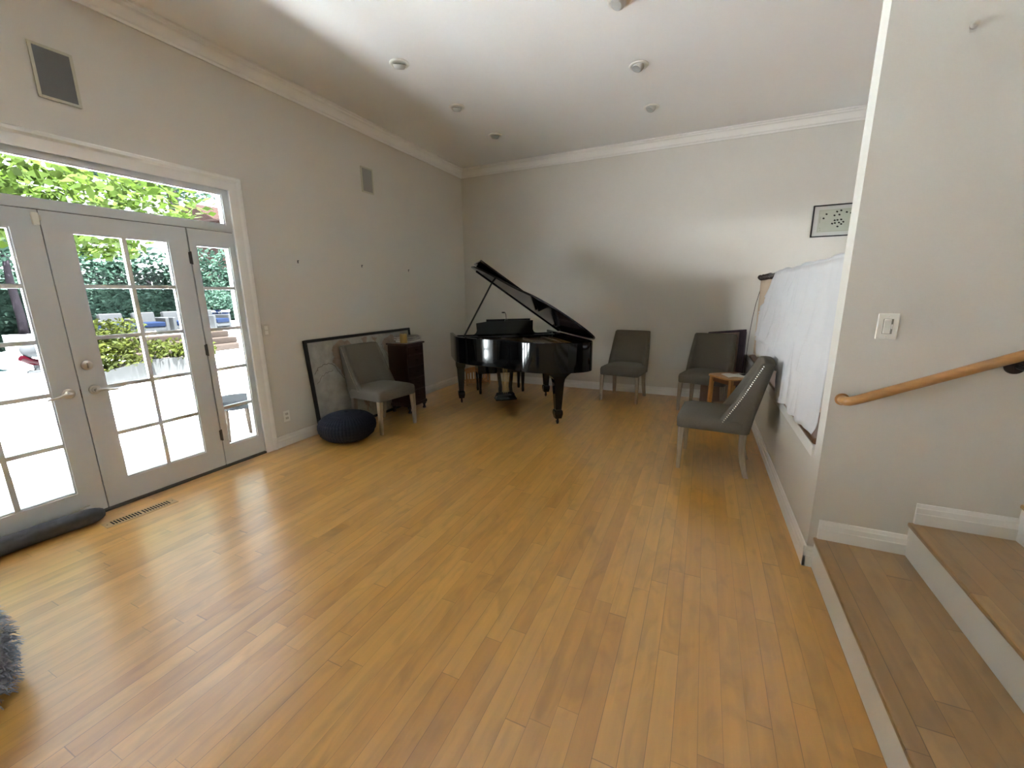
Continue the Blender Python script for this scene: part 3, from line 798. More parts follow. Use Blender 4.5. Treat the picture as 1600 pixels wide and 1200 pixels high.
# ------------------------------------------------------------------ grand piano
pr = thing('grand_piano', 'glossy black baby grand piano with its lid propped open', 'piano', (1.265, 5.225, 0), math.radians(217.65))
RB, RT = 0.645, 0.975
out = [(0.715, -0.17), (0.71, 0.33), (0.685, 0.45), (0.63, 0.57), (0.55, 0.69), (0.45, 0.79), (0.35, 0.88), (0.26, 0.97), (0.19, 1.07), (0.135, 1.18), (0.075, 1.29), (-0.01, 1.385), (-0.13, 1.47), (-0.29, 1.53), (-0.46, 1.55), (-0.62, 1.53), (-0.72, 1.46), (-0.75, 1.33), (-0.745, -0.17)]
def chaikin(p, it=2, keep=(0, 18)):
    for _ in range(it):
        q = [p[0]]
        for a, b in zip(p, p[1:]):
            q += [(a[0]*.75+b[0]*.25, a[1]*.75+b[1]*.25), (a[0]*.25+b[0]*.75, a[1]*.25+b[1]*.75)]
        q.append(p[-1]); p = q
    return p
oc = chaikin(out)
def offset(p, d):
    q = []
    for i in range(len(p)):
        a = Vector(p[max(i-1, 0)]); b = Vector(p[min(i+1, len(p)-1)])
        tt = (b-a).normalized(); nrm = Vector((-tt.y, tt.x))
        q.append((p[i][0]+nrm.x*d, p[i][1]+nrm.y*d))
    return q
ic = offset(oc, 0.042)
# rim
m = MB()
strip = []
for (x, y), (xi, yi) in zip(oc, ic):
    strip.append([(x, y, RB), (x, y, RT), (xi, yi, RT), (xi, yi, RB)])
m.loft(strip)
m.build('case', MT['black'], pr, smooth=True, angle=30, bevel=0.004)
# lower moulding under the rim at the arms and belly
m = MB().prism(ic, RB+0.004, RB+0.024); m.build('bottom_board', MT['blackmat'], pr)
inner = [p for p in ic if p[1] > 0.10]
inner = [(inner[0][0], 0.10)] + inner + [(inner[-1][0], 0.10)]
MB().prism(inner, 0.875, 0.890).build('soundboard', MT['gold'], pr)
m = MB()
i2 = offset(inner[1:-1], 0.09)
for k in range(0, len(i2)-1, 1):
    m.tube([(i2[k][0], max(i2[k][1], 0.2), 0.905), (i2[k+1][0], max(i2[k+1][1], 0.2), 0.905)], 0.016, 6)
for x, y1 in ((0.35, 0.70), (0.05, 1.05), (-0.25, 1.3), (-0.5, 1.3)):
    m.box(x-0.02, 0.25, 0.89, x+0.02, y1, 0.925)
m.build('iron_plate', MT['gold'], pr)
st_ = MB()
for k in range(46):
    x = 0.56 - 1.18*k/45
    y1 = lerp([(-0.7, 1.30), (-0.3, 1.32), (0.0, 1.20), (0.2, 0.92), (0.4, 0.72), (0.6, 0.48)], x)
    st_.box(x-0.001, 0.2, 0.918, x+0.001, y1, 0.920)
o = st_.build('strings', MT['brass'], pr); o['kind'] = 'stuff'
MB().box(-0.69, 0.06, 0.70, 0.648, 0.10, 0.96).build('fallboard', MT['black'], pr, bevel=0.006)
MB().box(-0.69, -0.17, RB-0.01, 0.65, 0.10, RB+0.035).build('keybed', MT['black'], pr, bevel=0.004)
MB().box(-0.69, -0.168, RB+0.035, 0.65, -0.145, RB+0.085).build('key_slip', MT['black'], pr, bevel=0.004)
for x0, x1 in ((-0.69, -0.62), (0.58, 0.65)):
    MB().box(x0, -0.145, RB+0.035, x1, 0.06, RB+0.10).build('key_block', MT['black'], pr, bevel=0.006)
m = MB()
for k in range(52):
    x = -0.617 + k*0.02298
    m.box(x+0.0004, -0.143, RB+0.04, x+0.0225, 0.058, RB+0.075)
m.build('white_keys', MT['ivory'], pr)
m = MB()
for k in range(51):
    if k % 7 in (1, 4): continue
    x = -0.617 + (k+1)*0.02298
    m.box(x-0.005, -0.085, RB+0.075, x+0.005, 0.056, RB+0.087)
m.build('black_keys', MT['blackmat'], pr)
# front piece of rim behind desk
MB().box(-0.69, 0.10, 0.93, 0.65, 0.235, 0.945).build('pin_block_cover', MT['blackmat'], pr)
# lid, hinged on the long straight side
th = math.radians(35.2)
lo = []
for x, y in offset(oc, -0.012):
    if y >= 0.275 and x > -0.755: lo.append((x, y))
lo = [(0.724, 0.275)] + lo + [(-0.755, 1.28), (-0.755, 0.275)]
lo = [(x+0.755, y) for x, y in lo]
lid = MB().prism(lo, 0.0, 0.024).build('lid', MT['black'], pr, loc=(-0.755, 0, RT+0.002), rot=(0, -th, 0), bevel=0.004)
MB().box(0.012, 0.265, 0.052, 1.470, 0.80, 0.076).box(0.012, 0.300, 0.024, 1.43, 0.316, 0.052).build('front_flap', MT['black'], lid, bevel=0.004)
MB().box(0.03, 0.2755, -0.012, 1.40, 0.290, 0.0).build('lid_cleat', MT['black'], lid)
for y in (0.35, 0.78, 1.15):
    MB().tube([(0.0, y-0.03, 0.006), (0.0, y+0.03, 0.006)], 0.007, 10).build('hinge', MT['brass'], lid)
s_ = 1.16
top = (-0.755 + s_*math.cos(th), 0.31, RT + s_*math.sin(th) - 0.008)
MB().tube([(0.615, 0.33, 0.90), top], 0.011, 8).build('lid_prop', MT['blackmat'], pr, smooth=True)
# music desk
dk = [(-0.47, 0.975), (-0.435, 0.982), (-0.412, 1.000), (-0.402, 1.03), (-0.408, 1.150), (-0.10, 1.157), (0.22, 1.150), (0.385, 1.128), (0.380, 1.03), (0.392, 1.000), (0.415, 0.982), (0.45, 0.975)]
MB().prism([(x, z-0.030) for x, z in dk], 0.125, 0.148, 'y').build('music_desk', MT['blackmat'], pr, bevel=0.004, rot=(0.10, 0, 0), loc=(0, 0.09, 0.008))
MB().box(-0.38, 0.075, 1.10, 0.24, 0.083, 1.160).build('desk_back_panel', MT['black'], pr, bevel=0.003)
MB().box(-0.40, 0.083, 0.945, 0.38, 0.21, 0.968).build('desk_slide', MT['black'], pr)
# legs
def pleg(x, y, flare):
    m = MB(); rg = []
    prof = [(0.645, 0.066, 0.066), (0.535, 0.064, 0.064), (0.50, 0.052, 0.052), (0.18, 0.034, 0.034), (0.165, 0.046, 0.046), (0.13, 0.047, 0.047), (0.075, 0.036, 0.036)]
    if flare:
        prof = [(0.648, 0.185, 0.065), (0.625, 0.165, 0.065), (0.600, 0.120, 0.064), (0.575, 0.088, 0.063), (0.545, 0.066, 0.060), (0.50, 0.056, 0.054), (0.18, 0.036, 0.036), (0.165, 0.048, 0.048), (0.13, 0.049, 0.049), (0.075, 0.037, 0.037)]
    for z, a, b in prof:
        rg.append([(x+sx*a, y+sy*b, z) for sx, sy in ((-1, -1), (1, -1), (1, 1), (-1, 1))])
    lg = m.loft(rg).build('leg', MT['black'], pr, bevel=0.004)
    cs = MB()
    cs.cyl((x, y), 0.013, 0.042, 0.078, 12)
    cs.box(x-0.014, y-0.022, 0.022, x-0.010, y+0.010, 0.046).box(x+0.010, y-0.022, 0.022, x+0.014, y+0.010, 0.046)
    cs.lathe([(0, -0.009), (0.019, -0.009), (0.022, -0.004), (0.022, 0.004), (0.019, 0.009), (0, 0.009)], n=20, M=Matrix.Translation((x, y-0.010, 0.0222)) @ Matrix.Rotation(PI/2, 4, 'Y'))
    cs.build('caster', MT['bronze'], lg, smooth=True)
pleg(0.61, 0.03, False); pleg(-0.64, 0.0, False); pleg(-0.37, 1.30, True)
# pedal lyre
ly = MB()
for sx in (-1, 1):
    ly.loft([[(sx*xx+a*0.022, 0.13+b*0.022, z) for a, b in ((-1, -1), (1, -1), (1, 1), (-1, 1))] for xx, z in ((0.105, 0.648), (0.095, 0.45), (0.072, 0.22), (0.080, 0.125))])
ly.box(-0.14, 0.08, 0.615, 0.14, 0.18, 0.648)
ly.loft([[(x*sx_, 0.13+y*sy_, z) for x, y in ((-1, -1), (1, -1), (1, 1), (-1, 1))] for z, sx_, sy_ in ((0.035, 0.150, 0.070), (0.055, 0.152, 0.070), (0.10, 0.125, 0.055), (0.128, 0.120, 0.050))])
lyo = ly.build('pedal_lyre', MT['black'], pr, bevel=0.004)
for x in (-0.05, 0.0, 0.05):
    MB().box(x-0.010, -0.02, 0.058, x+0.010, 0.062, 0.068).build('pedal', MT['brass'], lyo, bevel=0.003)
    MB().tube([(x*0.5, 0.13, 0.128), (x*0.5, 0.13, 0.62)], 0.004, 6).build('pedal_rod', MT['brass'], lyo)

# clip-on lamp on the music desk
wm = Matrix.Translation((1.265, 5.225, 0)) @ Matrix.Rotation(math.radians(217.65), 4, 'Z')
pl = wm @ Vector((-0.03, 0.125, 1.130))
t = thing('clip_lamp', 'tiny black gooseneck lamp clipped on the piano music desk', 'lamp', pl, math.radians(217.65))
MB().box(-0.022, -0.02, 0.0, 0.022, 0.022, 0.022).build('clip', MT['blackmat'], t, bevel=0.003)
MB().tube([(0, 0, 0.02), (0.002, 0, 0.06), (0.006, 0, 0.095), (0.016, 0, 0.118), (0.030, 0, 0.126)], 0.004, 8).build('gooseneck', MT['blackmat'], t, smooth=True)
MB().box(0.022, -0.014, 0.112, 0.062, 0.014, 0.128).build('lamp_head', MT['blackmat'], t, bevel=0.004)

# piano bench
bc = wm @ Vector((-0.06, -0.56, 0))
t = thing('piano_bench', 'black padded piano bench on the keyboard side of the piano', 'bench', bc, math.radians(217.65))
m = MB(); rg = []
for z, hx, hy, r in ((0.44, 0.375, 0.175, 0.02), (0.45, 0.38, 0.18, 0.03), (0.485, 0.38, 0.18, 0.03), (0.50, 0.36, 0.16, 0.05), (0.504, 0.20, 0.08, 0.05)):
    rg.append([(x, y, z) for x, y in rrect(hx, hy, r)])
m.loft(rg).build('cushion', MT['blackmat'], t, smooth=True, angle=50)
MB().box(-0.365, -0.165, 0.315, 0.365, 0.165, 0.44).build('apron', MT['black'], t, bevel=0.004)
for sx in (-1, 1):
    for sy in (-1, 1):
        MB().loft([[(sx*0.335+a*s, sy*0.138+b*s, z) for a, b in ((-1, -1), (1, -1), (1, 1), (-1, 1))] for z, s in ((0.0, 0.016), (0.04, 0.020), (0.09, 0.017), (0.315, 0.028))]).build('leg', MT['black'], t, bevel=0.003)

# slatted wooden rack in the corner
t = thing('slatted_rack', 'small light wood slatted rack on the floor behind the piano', 'magazine rack', (0.36, 6.04, 0), math.radians(45))
for y in (-0.10, 0.10):
    sd = MB()
    sd.box(-0.21, y-0.009, 0.0, -0.185, y+0.009, 0.25); sd.box(0.185, y-0.009, 0.0, 0.21, y+0.009, 0.25)
    sd.box(-0.185, y-0.008, 0.03, 0.185, y+0.008, 0.062)
    arc = [(-0.185, 0.205), (-0.10, 0.225), (0, 0.233), (0.10, 0.225), (0.185, 0.205)]
    sd.prism(arc + [(x, z+0.042) for x, z in arc[::-1]], y-0.008, y+0.008, 'y')
    side = sd.build('side', MT['basket'], t)
    for k in range(7):
        x = -0.153 + 0.051*k
        MB().box(x-0.010, y-0.005, 0.062, x+0.010, y+0.005, 0.222).build('slat', MT['basket'], side)
MB().box(-0.205, -0.09, 0.03, 0.205, 0.09, 0.042).build('bottom', MT['basket'], t)

# ------------------------------------------------------------------ right corner
# small table
t = thing('side_table', 'small honey oak side table between the two right-hand chairs', 'table', (4.170, 5.27, 0), math.radians(38))
MB().prism(rrect(0.205, 0.205, 0.09, 8), 0.530, 0.550).build('top', MT['oak'], t, bevel=0.005)
MB().box(-0.15, -0.15, 0.47, 0.15, -0.135, 0.53).box(-0.15, 0.135, 0.47, 0.15, 0.15, 0.53).box(-0.15, -0.135, 0.47, -0.135, 0.135, 0.53).box(0.135, -0.135, 0.47, 0.15, 0.135, 0.53).build('apron', MT['redoak'], t)
for sx in (-1, 1):
    for sy in (-1, 1):
        MB().loft([[(sx*(xx)+a*0.019, sy*xx+b*0.019, z) for a, b in ((-1, -1), (1, -1), (1, 1), (-1, 1))] for xx, z in ((0.16, 0.0), (0.152, 0.53))]).build('leg', MT['oak'], t, bevel=0.003)
MB().box(-0.142, -0.142, 0.20, 0.142, 0.142, 0.215).build('shelf', MT['redoak'], t, bevel=0.003)
t = thing('open_magazine', 'white open magazine with black photo lying on oak side table', 'magazine', (4.215, 5.26, 0.550), math.radians(20))
m = MB()
m.loft([[(-0.14+0.28*k/12, y, 0.001 + 0.010*math.sin(PI*abs(k-6)/6)**1.0*(0.9 if k > 6 else 1)) for k in range(13)] for y in (-0.10, 0.10)], cap=False, closed=False)
pg = m.build('pages', MT['paper'], t)
sm = pg.modifiers.new('thick', 'SOLIDIFY'); sm.thickness = 0.004; sm.offset = 1
MB().loft([[(0.03+0.07*k/4, y, 0.0165+0.0) for k in range(5)] for y in (-0.06, 0.05)], cap=False, closed=False).build('printed_photo', MT['dark'], t)

# portfolio and board leaning in the corner
t = thing('portfolio_case', 'dark plum upright portfolio case leaning in the back right corner', 'portfolio', (4.115, 6.185, 0))
t.rotation_euler = (-0.09, 0.0, math.radians(-2))
MB().prism([(-0.235, 0.0), (0.205, 0.0), (0.225, 1.005), (-0.235, 0.955)], 0.0, 0.095, 'y').build('case', MT['purple'], t, bevel=0.012)
m = MB()
for y in (0.020, 0.045, 0.070):
    m.box(0.200, y-0.003, 0.03, 0.2285, y+0.003, 0.97)
m.build('side_ribs', MT['purple'], t)
MB().box(0.02, -0.004, 0.12, 0.075, -0.0005, 0.20).build('paper_tag', MT['paper'], t)
t = thing('pink_board', 'dusty pink board leaning in front of the plum portfolio', 'board', (4.045, 6.148, 0))
t.rotation_euler = (-0.085, 0, math.radians(-2))
MB().prism([(-0.20, 0.0), (0.20, 0.0), (0.21, 0.968), (-0.20, 0.925)], 0.0, 0.022, 'y').build('panel', MT['pink'], t, bevel=0.003)

# curtain rod, curtain, sheet ------------------------------------------------
rz_ = 1.662
def rodx(y): return 4.428 + (4.470-4.428)*(6.3-y)/3.6
rt = thing('curtain_rod', 'dark bronze curtain rod across the opening over the low wall', 'curtain rod', (0, 0, 0))
MB().tube([(rodx(6.22), 6.22, rz_), (rodx(2.665), 2.665, rz_)], 0.0125, 12).build('rod', MT['bronze'], rt, smooth=True)
fn = MB(); fn.ball((rodx(6.26), 6.262, rz_), 0.030, 16); fn.lathe([(0.018, 0), (0.02, 0.008), (0.013, 0.016)], n=14, M=Matrix.Translation((rodx(6.22), 6.238, rz_)) @ Matrix.Rotation(PI/2, 4, 'X'))
fn.build('finial', MT['bronze'], rt, smooth=True)
for y in (5.98, 2.70):
    b_ = MB(); b_.tube([(rodx(y), y, rz_-0.018), (rodx(y)+0.01, y, rz_-0.035), (rodx(y)+0.06, y, rz_-0.045), (rodx(y)+0.10, y, rz_-0.02)], 0.008, 8)
    if y > 5:
        b_.tube([(rodx(y)+0.10, y, rz_-0.02), (rodx(y)+0.12, 6.2, rz_), (rodx(y)+0.12, D, rz_)], 0.008, 8)
    else:
        b_.tube([(rodx(y)+0.10, y, rz_-0.02), (rodx(y)+0.10, YT, rz_-0.02)], 0.008, 8)
    b_.ball((rodx(y), y, rz_+0.004), 0.024, 12)
    b_.build('bracket', MT['bronze'], rt, smooth=True)
def ring_mb(y):
    m = MB(); R_, r_ = 0.028, 0.005; xx = rodx(y)
    rings = []
    for k in range(20):
        a = 2*PI*k/20; cvec = Vector((math.cos(a), 0, math.sin(a)))
        p = Vector((xx, y, rz_-0.010)) + cvec*R_
        rings.append([p + r_*(math.cos(2*PI*j/8)*cvec + math.sin(2*PI*j/8)*Vector((0, 1, 0))) for j in range(8)])
    rings.append(rings[0]); m.loft(rings, cap=False)
    return m
for k in range(8):
    y = 6.14 - 0.105*k
    if abs(y-5.98) < 0.03: y += 0.04
    ring_mb(y).build('ring', MT['bronze'], rt, smooth=True)
m = MB(); rows = []
N = 110
for j in range(14):
    z = 0.712 + (rz_-0.045-0.712)*j/13
    amp = 0.036 + 0.008*(1-j/13)
    row = []
    for k in range(N):
        y = 6.16 - 0.86*k/(N-1)
        x = rodx(y) + 0.012 + (1-j/13)*0.015 + amp*math.sin(2*PI*(6.16-y)/0.155 + 0.5*math.sin(j*0.4))
        row.append((x+0.012, y, z))
    rows.append(row)
m.loft(rows, cap=False, closed=False)
ct = m.build('curtain', MT['curt'], None, smooth=True, angle=180)
tag(ct, 'beige pleated curtain panel hanging from the bronze rod, beside the white sheet', 'curtain')
sm = ct.modifiers.new('thick', 'SOLIDIFY'); sm.thickness = 0.003

# white sheet thrown over the rod
bot = [(2.60, 0.750), (2.74, 0.742), (2.86, 0.728), (3.00, 0.735), (3.20, 0.715), (3.26, 0.755), (3.45, 0.722), (3.70, 0.672), (3.78, 0.675), (3.84, 0.81), (4.0, 0.86), (4.3, 0.875), (4.7, 0.865), (5.0, 0.835), (5.45, 0.800)]
rows = []
NU, NV = 150, 46
rnd = random.Random(5)
ph = [rnd.uniform(0, 6) for _ in range(8)]
def foldx(y, s):
    """outward folds grow down the cloth"""
    g = 0.25 + 0.75*s
    f1 = math.sin(11*y+ph[0]+1.4*s+0.6*math.sin(3*s)); f2 = math.sin(23*y+ph[1]-1.6*s+0.8*math.sin(5*y))
    return g*(0.042*(1-abs(f1))**1.5*2 - 0.02 + 0.018*(1-abs(f2))**2*2 + 0.008*math.sin(41*y+ph[2]+0.9*s) + 0.014*math.sin(4.2*y+ph[3]+s))
for j in range(NV):
    row = []
    for k in range(NU):
        u = k/(NU-1)
        if j < 34:
            s = 1 - j/33.0         # 1 at the bottom front hem, 0 at the top
            ytop = 2.672 + u*(4.98-2.672); ybot = 2.664 + u*(5.42-2.664)
            e = min(1.0, s*1.7)
            y = ytop + (ybot-ytop)*e**0.8 + 0.012*math.sin(6*s+9*u)
            zb = lerp(bot, ybot) - 0.03
            lump = 0.006 + 0.006*math.sin(7.1*ytop+1.0) + 0.004*math.sin(17*ytop+2.0)
            R_ = 0.0165 + max(0.0, lump)
            if j >= 28:            # quarter turn over the rod
                a_ = (33-j)/5.0*PI/2
                row.append((rodx(y) - R_*math.sin(a_), ytop, rz_ + R_*math.cos(a_)))
                continue
            s = 1 - j/27.0
            e = min(1.0, s*1.7)
            y = ytop + (ybot-ytop)*e**0.8 + 0.012*math.sin(6*s+9*u)*min(1, s*4)*min(1, u*8)
            z = rz_ + (zb-rz_)*s
            hang = R_ + 0.040*s
            ne = min(1.0, u*9)
            x = rodx(y) - R_ - (hang-R_)*(0.35+0.65*ne) - foldx(y, s)*min(1, s*5)*(0.12+0.88*ne)
            if z < 0.72: x = min(x, W0-0.024-0.012*(y-2.6)/3.8)
            lim = lerp([(2.6, W0-0.022), (6.3, W1-0.022)], y)
            if z < 0.9: x = min(x, lim + (z-0.7)*0.25)
            if z < 1.0: x = max(x, 4.377)
            row.append((x, y, z))
        else:
            s = (j-33)/12.0
            ytop = 2.672 + u*(4.98-2.672)
            y = ytop + 0.10*s*(u-0.3)
            ztop = rz_ - 0.002
            if j == 34: ztop = rz_ + 0.012
            z = ztop - 0.62*s*(1+0.1*math.sin(5*u))
            x = rodx(y) + 0.020*min(1, s*6) + 0.018 + 0.4*abs(foldx(y, s))
            row.append((x, y, z))
    rows.append(row)
m = MB().loft(rows, cap=False, closed=False)
sh = m.build('bed_sheet', MT['sheet'], None, smooth=True, angle=180)
tag(sh, 'rumpled white sheet draped over the curtain rod above the low wall', 'sheet')
sm = sh.modifiers.new('thick', 'SOLIDIFY'); sm.thickness = 0.002

# thin dark cord beside the curtain
co = MB().tube([(4.420, 6.03, 1.50), (4.392, 6.06, 1.33), (4.376, 6.10, 1.15), (4.372, 6.17, 1.0), (4.372, 6.24, 0.86), (4.371, 6.27, 0.74), (4.368, 6.28, 0.55), (4.368, 6.28, 0.30), (4.368, 6.28, 0.12)], 0.003, 8).build('cord', MT['dark'], None, smooth=True)
co.name = 'hanging_cord'
tag(co, 'thin black cord hanging beside the curtain into the corner', 'cord')

# picture on the back wall beyond the opening
t = thing('framed_print', 'black framed print of scattered black marks on back wall', 'picture', (5.27, D, 2.12))
pw, phh = 0.355, 0.364; b = 0.013
m = MB()
m.box(-pw, -0.022, 0, -pw+b, 0, phh).box(pw-b, -0.022, 0, pw, 0, phh).box(-pw+b, -0.022, 0, pw-b, 0, b).box(-pw+b, -0.022, phh-b, pw-b, 0, phh)
m.build('frame', MT['frame'], t)
MB().box(-pw+b, -0.010, b, pw-b, -0.004, phh-b).build('mount', MT['artmat'], t)
pa = MB().box(-pw+0.06, -0.0115, 0.055, pw-0.06, -0.010, phh-0.055).build('print_sheet', MT['art'], t)
m = MB()
for (u, v) in ((0.13, 0.80), (0.09, 0.62), (0.30, 0.88), (0.365, 0.92), (0.265, 0.72), (0.345, 0.74), (0.28, 0.50), (0.325, 0.51), (0.385, 0.52), (0.245, 0.36), (0.29, 0.38), (0.355, 0.39), (0.425, 0.41), (0.395, 0.32), (0.34, 0.22), (0.46, 0.83), (0.53, 0.78), (0.60, 0.66), (0.66, 0.50), (0.72, 0.70), (0.80, 0.36), (0.88, 0.60)):
    x = -pw+0.06 + u*(2*pw-0.12); z = 0.055 + v*(phh-0.11)
    m.box(x-0.010, -0.0122, z-0.008, x+0.010, -0.0115, z+0.008, Matrix.Translation((x, 0, z)) @ Matrix.Rotation(0.4, 4, 'Y') @ Matrix.Translation((-x, 0, -z)))
m.build('ink_mark', MT['dark'], t)
m = MB()
x0, x1, z0, z1 = -pw+0.066, pw-0.066, 0.061, phh-0.061
m.box(x0, -0.012, z0, x1, -0.0115, z0+0.002).box(x0, -0.012, z1-0.002, x1, -0.0115, z1).box(x0, -0.012, z0, x0+0.002, -0.0115, z1).box(x1-0.002, -0.012, z0, x1, -0.0115, z1)
m.box(0.02, -0.012, 0.165, 0.09, -0.0115, 0.171); m.box(0.03, -0.012, 0.150, 0.08, -0.0115, 0.153); m.box(x0+0.010, -0.012, 0.16, x0+0.016, -0.0115, 0.235)
m.box(x0+0.014, -0.012, 0.10, x0+0.026, -0.0115, 0.108); m.box(x0+0.02, -0.012, 0.075, x0+0.032, -0.0115, 0.083)
m.build('printed_lines', MT['grayink'], t)

# ------------------------------------------------------------------ outdoors
gr = MB()
gr.box(-40, -25, GZ-0.3, -15.2, 35, GZ); gr.box(-15.2, 4.35, GZ-0.3, -10.6, 35, GZ); gr.box(-10.6, -25, GZ-0.3, -0.2, 35, GZ); gr.box(-15.2, -25, GZ-0.3, -10.6, -9, GZ)
o = struct(gr, 'patio_ground', MT['conc'])
gr = MB().box(-40, -25, GZ-0.9, 30, YR-0.2, GZ-0.05)
struct(gr, 'rear_ground', MT['conc'])
struct(MB().box(XR+0.2, YR-0.2, GZ-0.9, 30, 35, GZ-0.05), 'side_ground', MT['soil'])
# roof overhang of the house
struct(MB().box(-0.75, -6, H+0.2, XR+1.4, D+0.6, H+0.3), 'roof_eave', MT['stucco'])
t = thing('swimming_pool', 'turquoise pool seen through the left french door', 'pool', (-12.9, -2.3, GZ))
MB().box(-2.3, -6.7, -0.30, 2.3, 6.65, -0.12).build('water', MT['pool'], t)
MB().box(-2.75, -6.7, -0.25, -2.3, 6.65, 0.16).build('raised_coping', MT['coping'], t)
MB().box(2.2, -6.7, -0.25, 2.45, 6.65, 0.02).build('near_coping', MT['conc'], t, bevel=0.02)

def leaves(n, shape, size, seed, flat=0.5):
    """leaf rhombi scattered by shape(rnd) -> point"""
    rnd = random.Random(seed); V, F = [], []
    for _ in range(n):
        p = Vector(shape(rnd)); s = size*rnd.uniform(0.6, 1.4)
        a = Vector((rnd.gauss(0, 1), rnd.gauss(0, 1), rnd.gauss(0, flat))).normalized()
        b = a.cross(Vector((rnd.gauss(0, 1), rnd.gauss(0, 1), rnd.gauss(0, 1)))).normalized()
        i = len(V)
        V += [p - a*s, p + b*s*0.45, p + a*s, p - b*s*0.45]
        F.append((i, i+1, i+2, i+3))
    return V, F
def foliage(name, m, parent, n, shape, size, seed, flat=0.5):
    V, F = leaves(n, shape, size, seed, flat)
    me = bpy.data.meshes.new(name); me.from_pydata([tuple(v) for v in V], [], F); me.materials.append(m)
    o = bpy.data.objects.new(name, me); C.objects.link(o)
    if parent is not None: o.parent = parent
    return o
def blob(cs):
    def f(r):
        c, rx, ry, rz = cs[r.randrange(len(cs))]
        d = Vector((r.gauss(0, 1), r.gauss(0, 1), r.gauss(0, 1))).normalized()*(0.55+0.45*r.random())
        return (c[0]+d.x*rx, c[1]+d.y*ry, c[2]+d.z*rz)
    return f

# hedge
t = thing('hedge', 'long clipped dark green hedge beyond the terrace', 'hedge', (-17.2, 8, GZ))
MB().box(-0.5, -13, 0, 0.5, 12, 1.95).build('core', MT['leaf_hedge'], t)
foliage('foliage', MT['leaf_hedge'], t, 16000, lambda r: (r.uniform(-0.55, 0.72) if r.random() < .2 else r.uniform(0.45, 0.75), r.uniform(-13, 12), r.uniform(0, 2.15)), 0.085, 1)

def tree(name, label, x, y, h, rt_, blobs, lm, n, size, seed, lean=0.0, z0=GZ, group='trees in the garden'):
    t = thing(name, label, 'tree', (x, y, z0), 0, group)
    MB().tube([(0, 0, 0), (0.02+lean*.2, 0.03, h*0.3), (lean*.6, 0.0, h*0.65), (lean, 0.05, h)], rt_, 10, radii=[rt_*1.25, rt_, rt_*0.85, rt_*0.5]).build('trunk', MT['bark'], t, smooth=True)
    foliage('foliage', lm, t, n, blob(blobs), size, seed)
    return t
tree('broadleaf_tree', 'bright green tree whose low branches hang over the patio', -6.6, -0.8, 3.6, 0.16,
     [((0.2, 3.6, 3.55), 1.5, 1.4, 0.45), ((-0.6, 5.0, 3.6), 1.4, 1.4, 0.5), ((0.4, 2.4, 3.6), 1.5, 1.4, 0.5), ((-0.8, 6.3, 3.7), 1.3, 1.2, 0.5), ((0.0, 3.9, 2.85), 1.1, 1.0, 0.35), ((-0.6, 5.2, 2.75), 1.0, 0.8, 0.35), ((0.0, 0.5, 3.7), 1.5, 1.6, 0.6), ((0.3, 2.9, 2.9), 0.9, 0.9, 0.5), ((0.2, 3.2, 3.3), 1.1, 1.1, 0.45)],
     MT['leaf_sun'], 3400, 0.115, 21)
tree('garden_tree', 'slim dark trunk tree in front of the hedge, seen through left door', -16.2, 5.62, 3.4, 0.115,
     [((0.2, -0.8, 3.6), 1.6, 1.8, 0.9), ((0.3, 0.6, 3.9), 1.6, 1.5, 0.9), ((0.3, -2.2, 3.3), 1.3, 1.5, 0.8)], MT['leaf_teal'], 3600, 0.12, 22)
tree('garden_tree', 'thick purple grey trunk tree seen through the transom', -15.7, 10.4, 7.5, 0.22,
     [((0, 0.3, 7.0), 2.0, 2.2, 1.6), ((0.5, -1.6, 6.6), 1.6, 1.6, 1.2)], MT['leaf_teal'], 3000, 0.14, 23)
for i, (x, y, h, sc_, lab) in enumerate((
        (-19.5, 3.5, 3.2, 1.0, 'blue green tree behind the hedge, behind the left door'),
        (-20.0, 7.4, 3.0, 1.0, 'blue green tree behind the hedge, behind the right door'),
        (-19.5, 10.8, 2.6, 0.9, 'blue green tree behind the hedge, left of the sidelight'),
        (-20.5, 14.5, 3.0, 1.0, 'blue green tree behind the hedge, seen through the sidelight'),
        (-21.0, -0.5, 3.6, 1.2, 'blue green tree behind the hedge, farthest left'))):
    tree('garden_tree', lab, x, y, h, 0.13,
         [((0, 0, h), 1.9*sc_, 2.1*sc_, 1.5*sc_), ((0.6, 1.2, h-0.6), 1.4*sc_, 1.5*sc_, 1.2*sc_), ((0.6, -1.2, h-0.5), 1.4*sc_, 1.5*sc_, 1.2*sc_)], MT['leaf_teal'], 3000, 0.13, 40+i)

# neighbour house seen as a reddish patch
t = thing('neighbour_house', 'terracotta house wall far behind the trees at the right', 'house', (-28, 20.5, GZ))
MB().box(-2, -2.2, 0, 2, 3.5, 6.6).build('wall', MT['terra'], t)
MB().prism([(-2.5, 6.6), (2.5, 6.6), (0, 7.8)], -2.7, 4.0, 'y').build('roof', MT['terra'], t)

# raised terrace with stone steps
tz = 0.42
struct(MB().box(-16.4, 5.2, GZ, -10.9, 24, tz), 'terrace', MT['conc'])
t = thing('stone_steps', 'pinkish stone garden steps up to the raised terrace', 'steps', (-10.9, 7.0, GZ))
for k in range(3):
    MB().box(0.0, -1.3, 0.18*k, 1.2-0.4*k, 1.6, 0.18*(k+1)-0.002).build('step', MT['stone'], t, bevel=0.012)

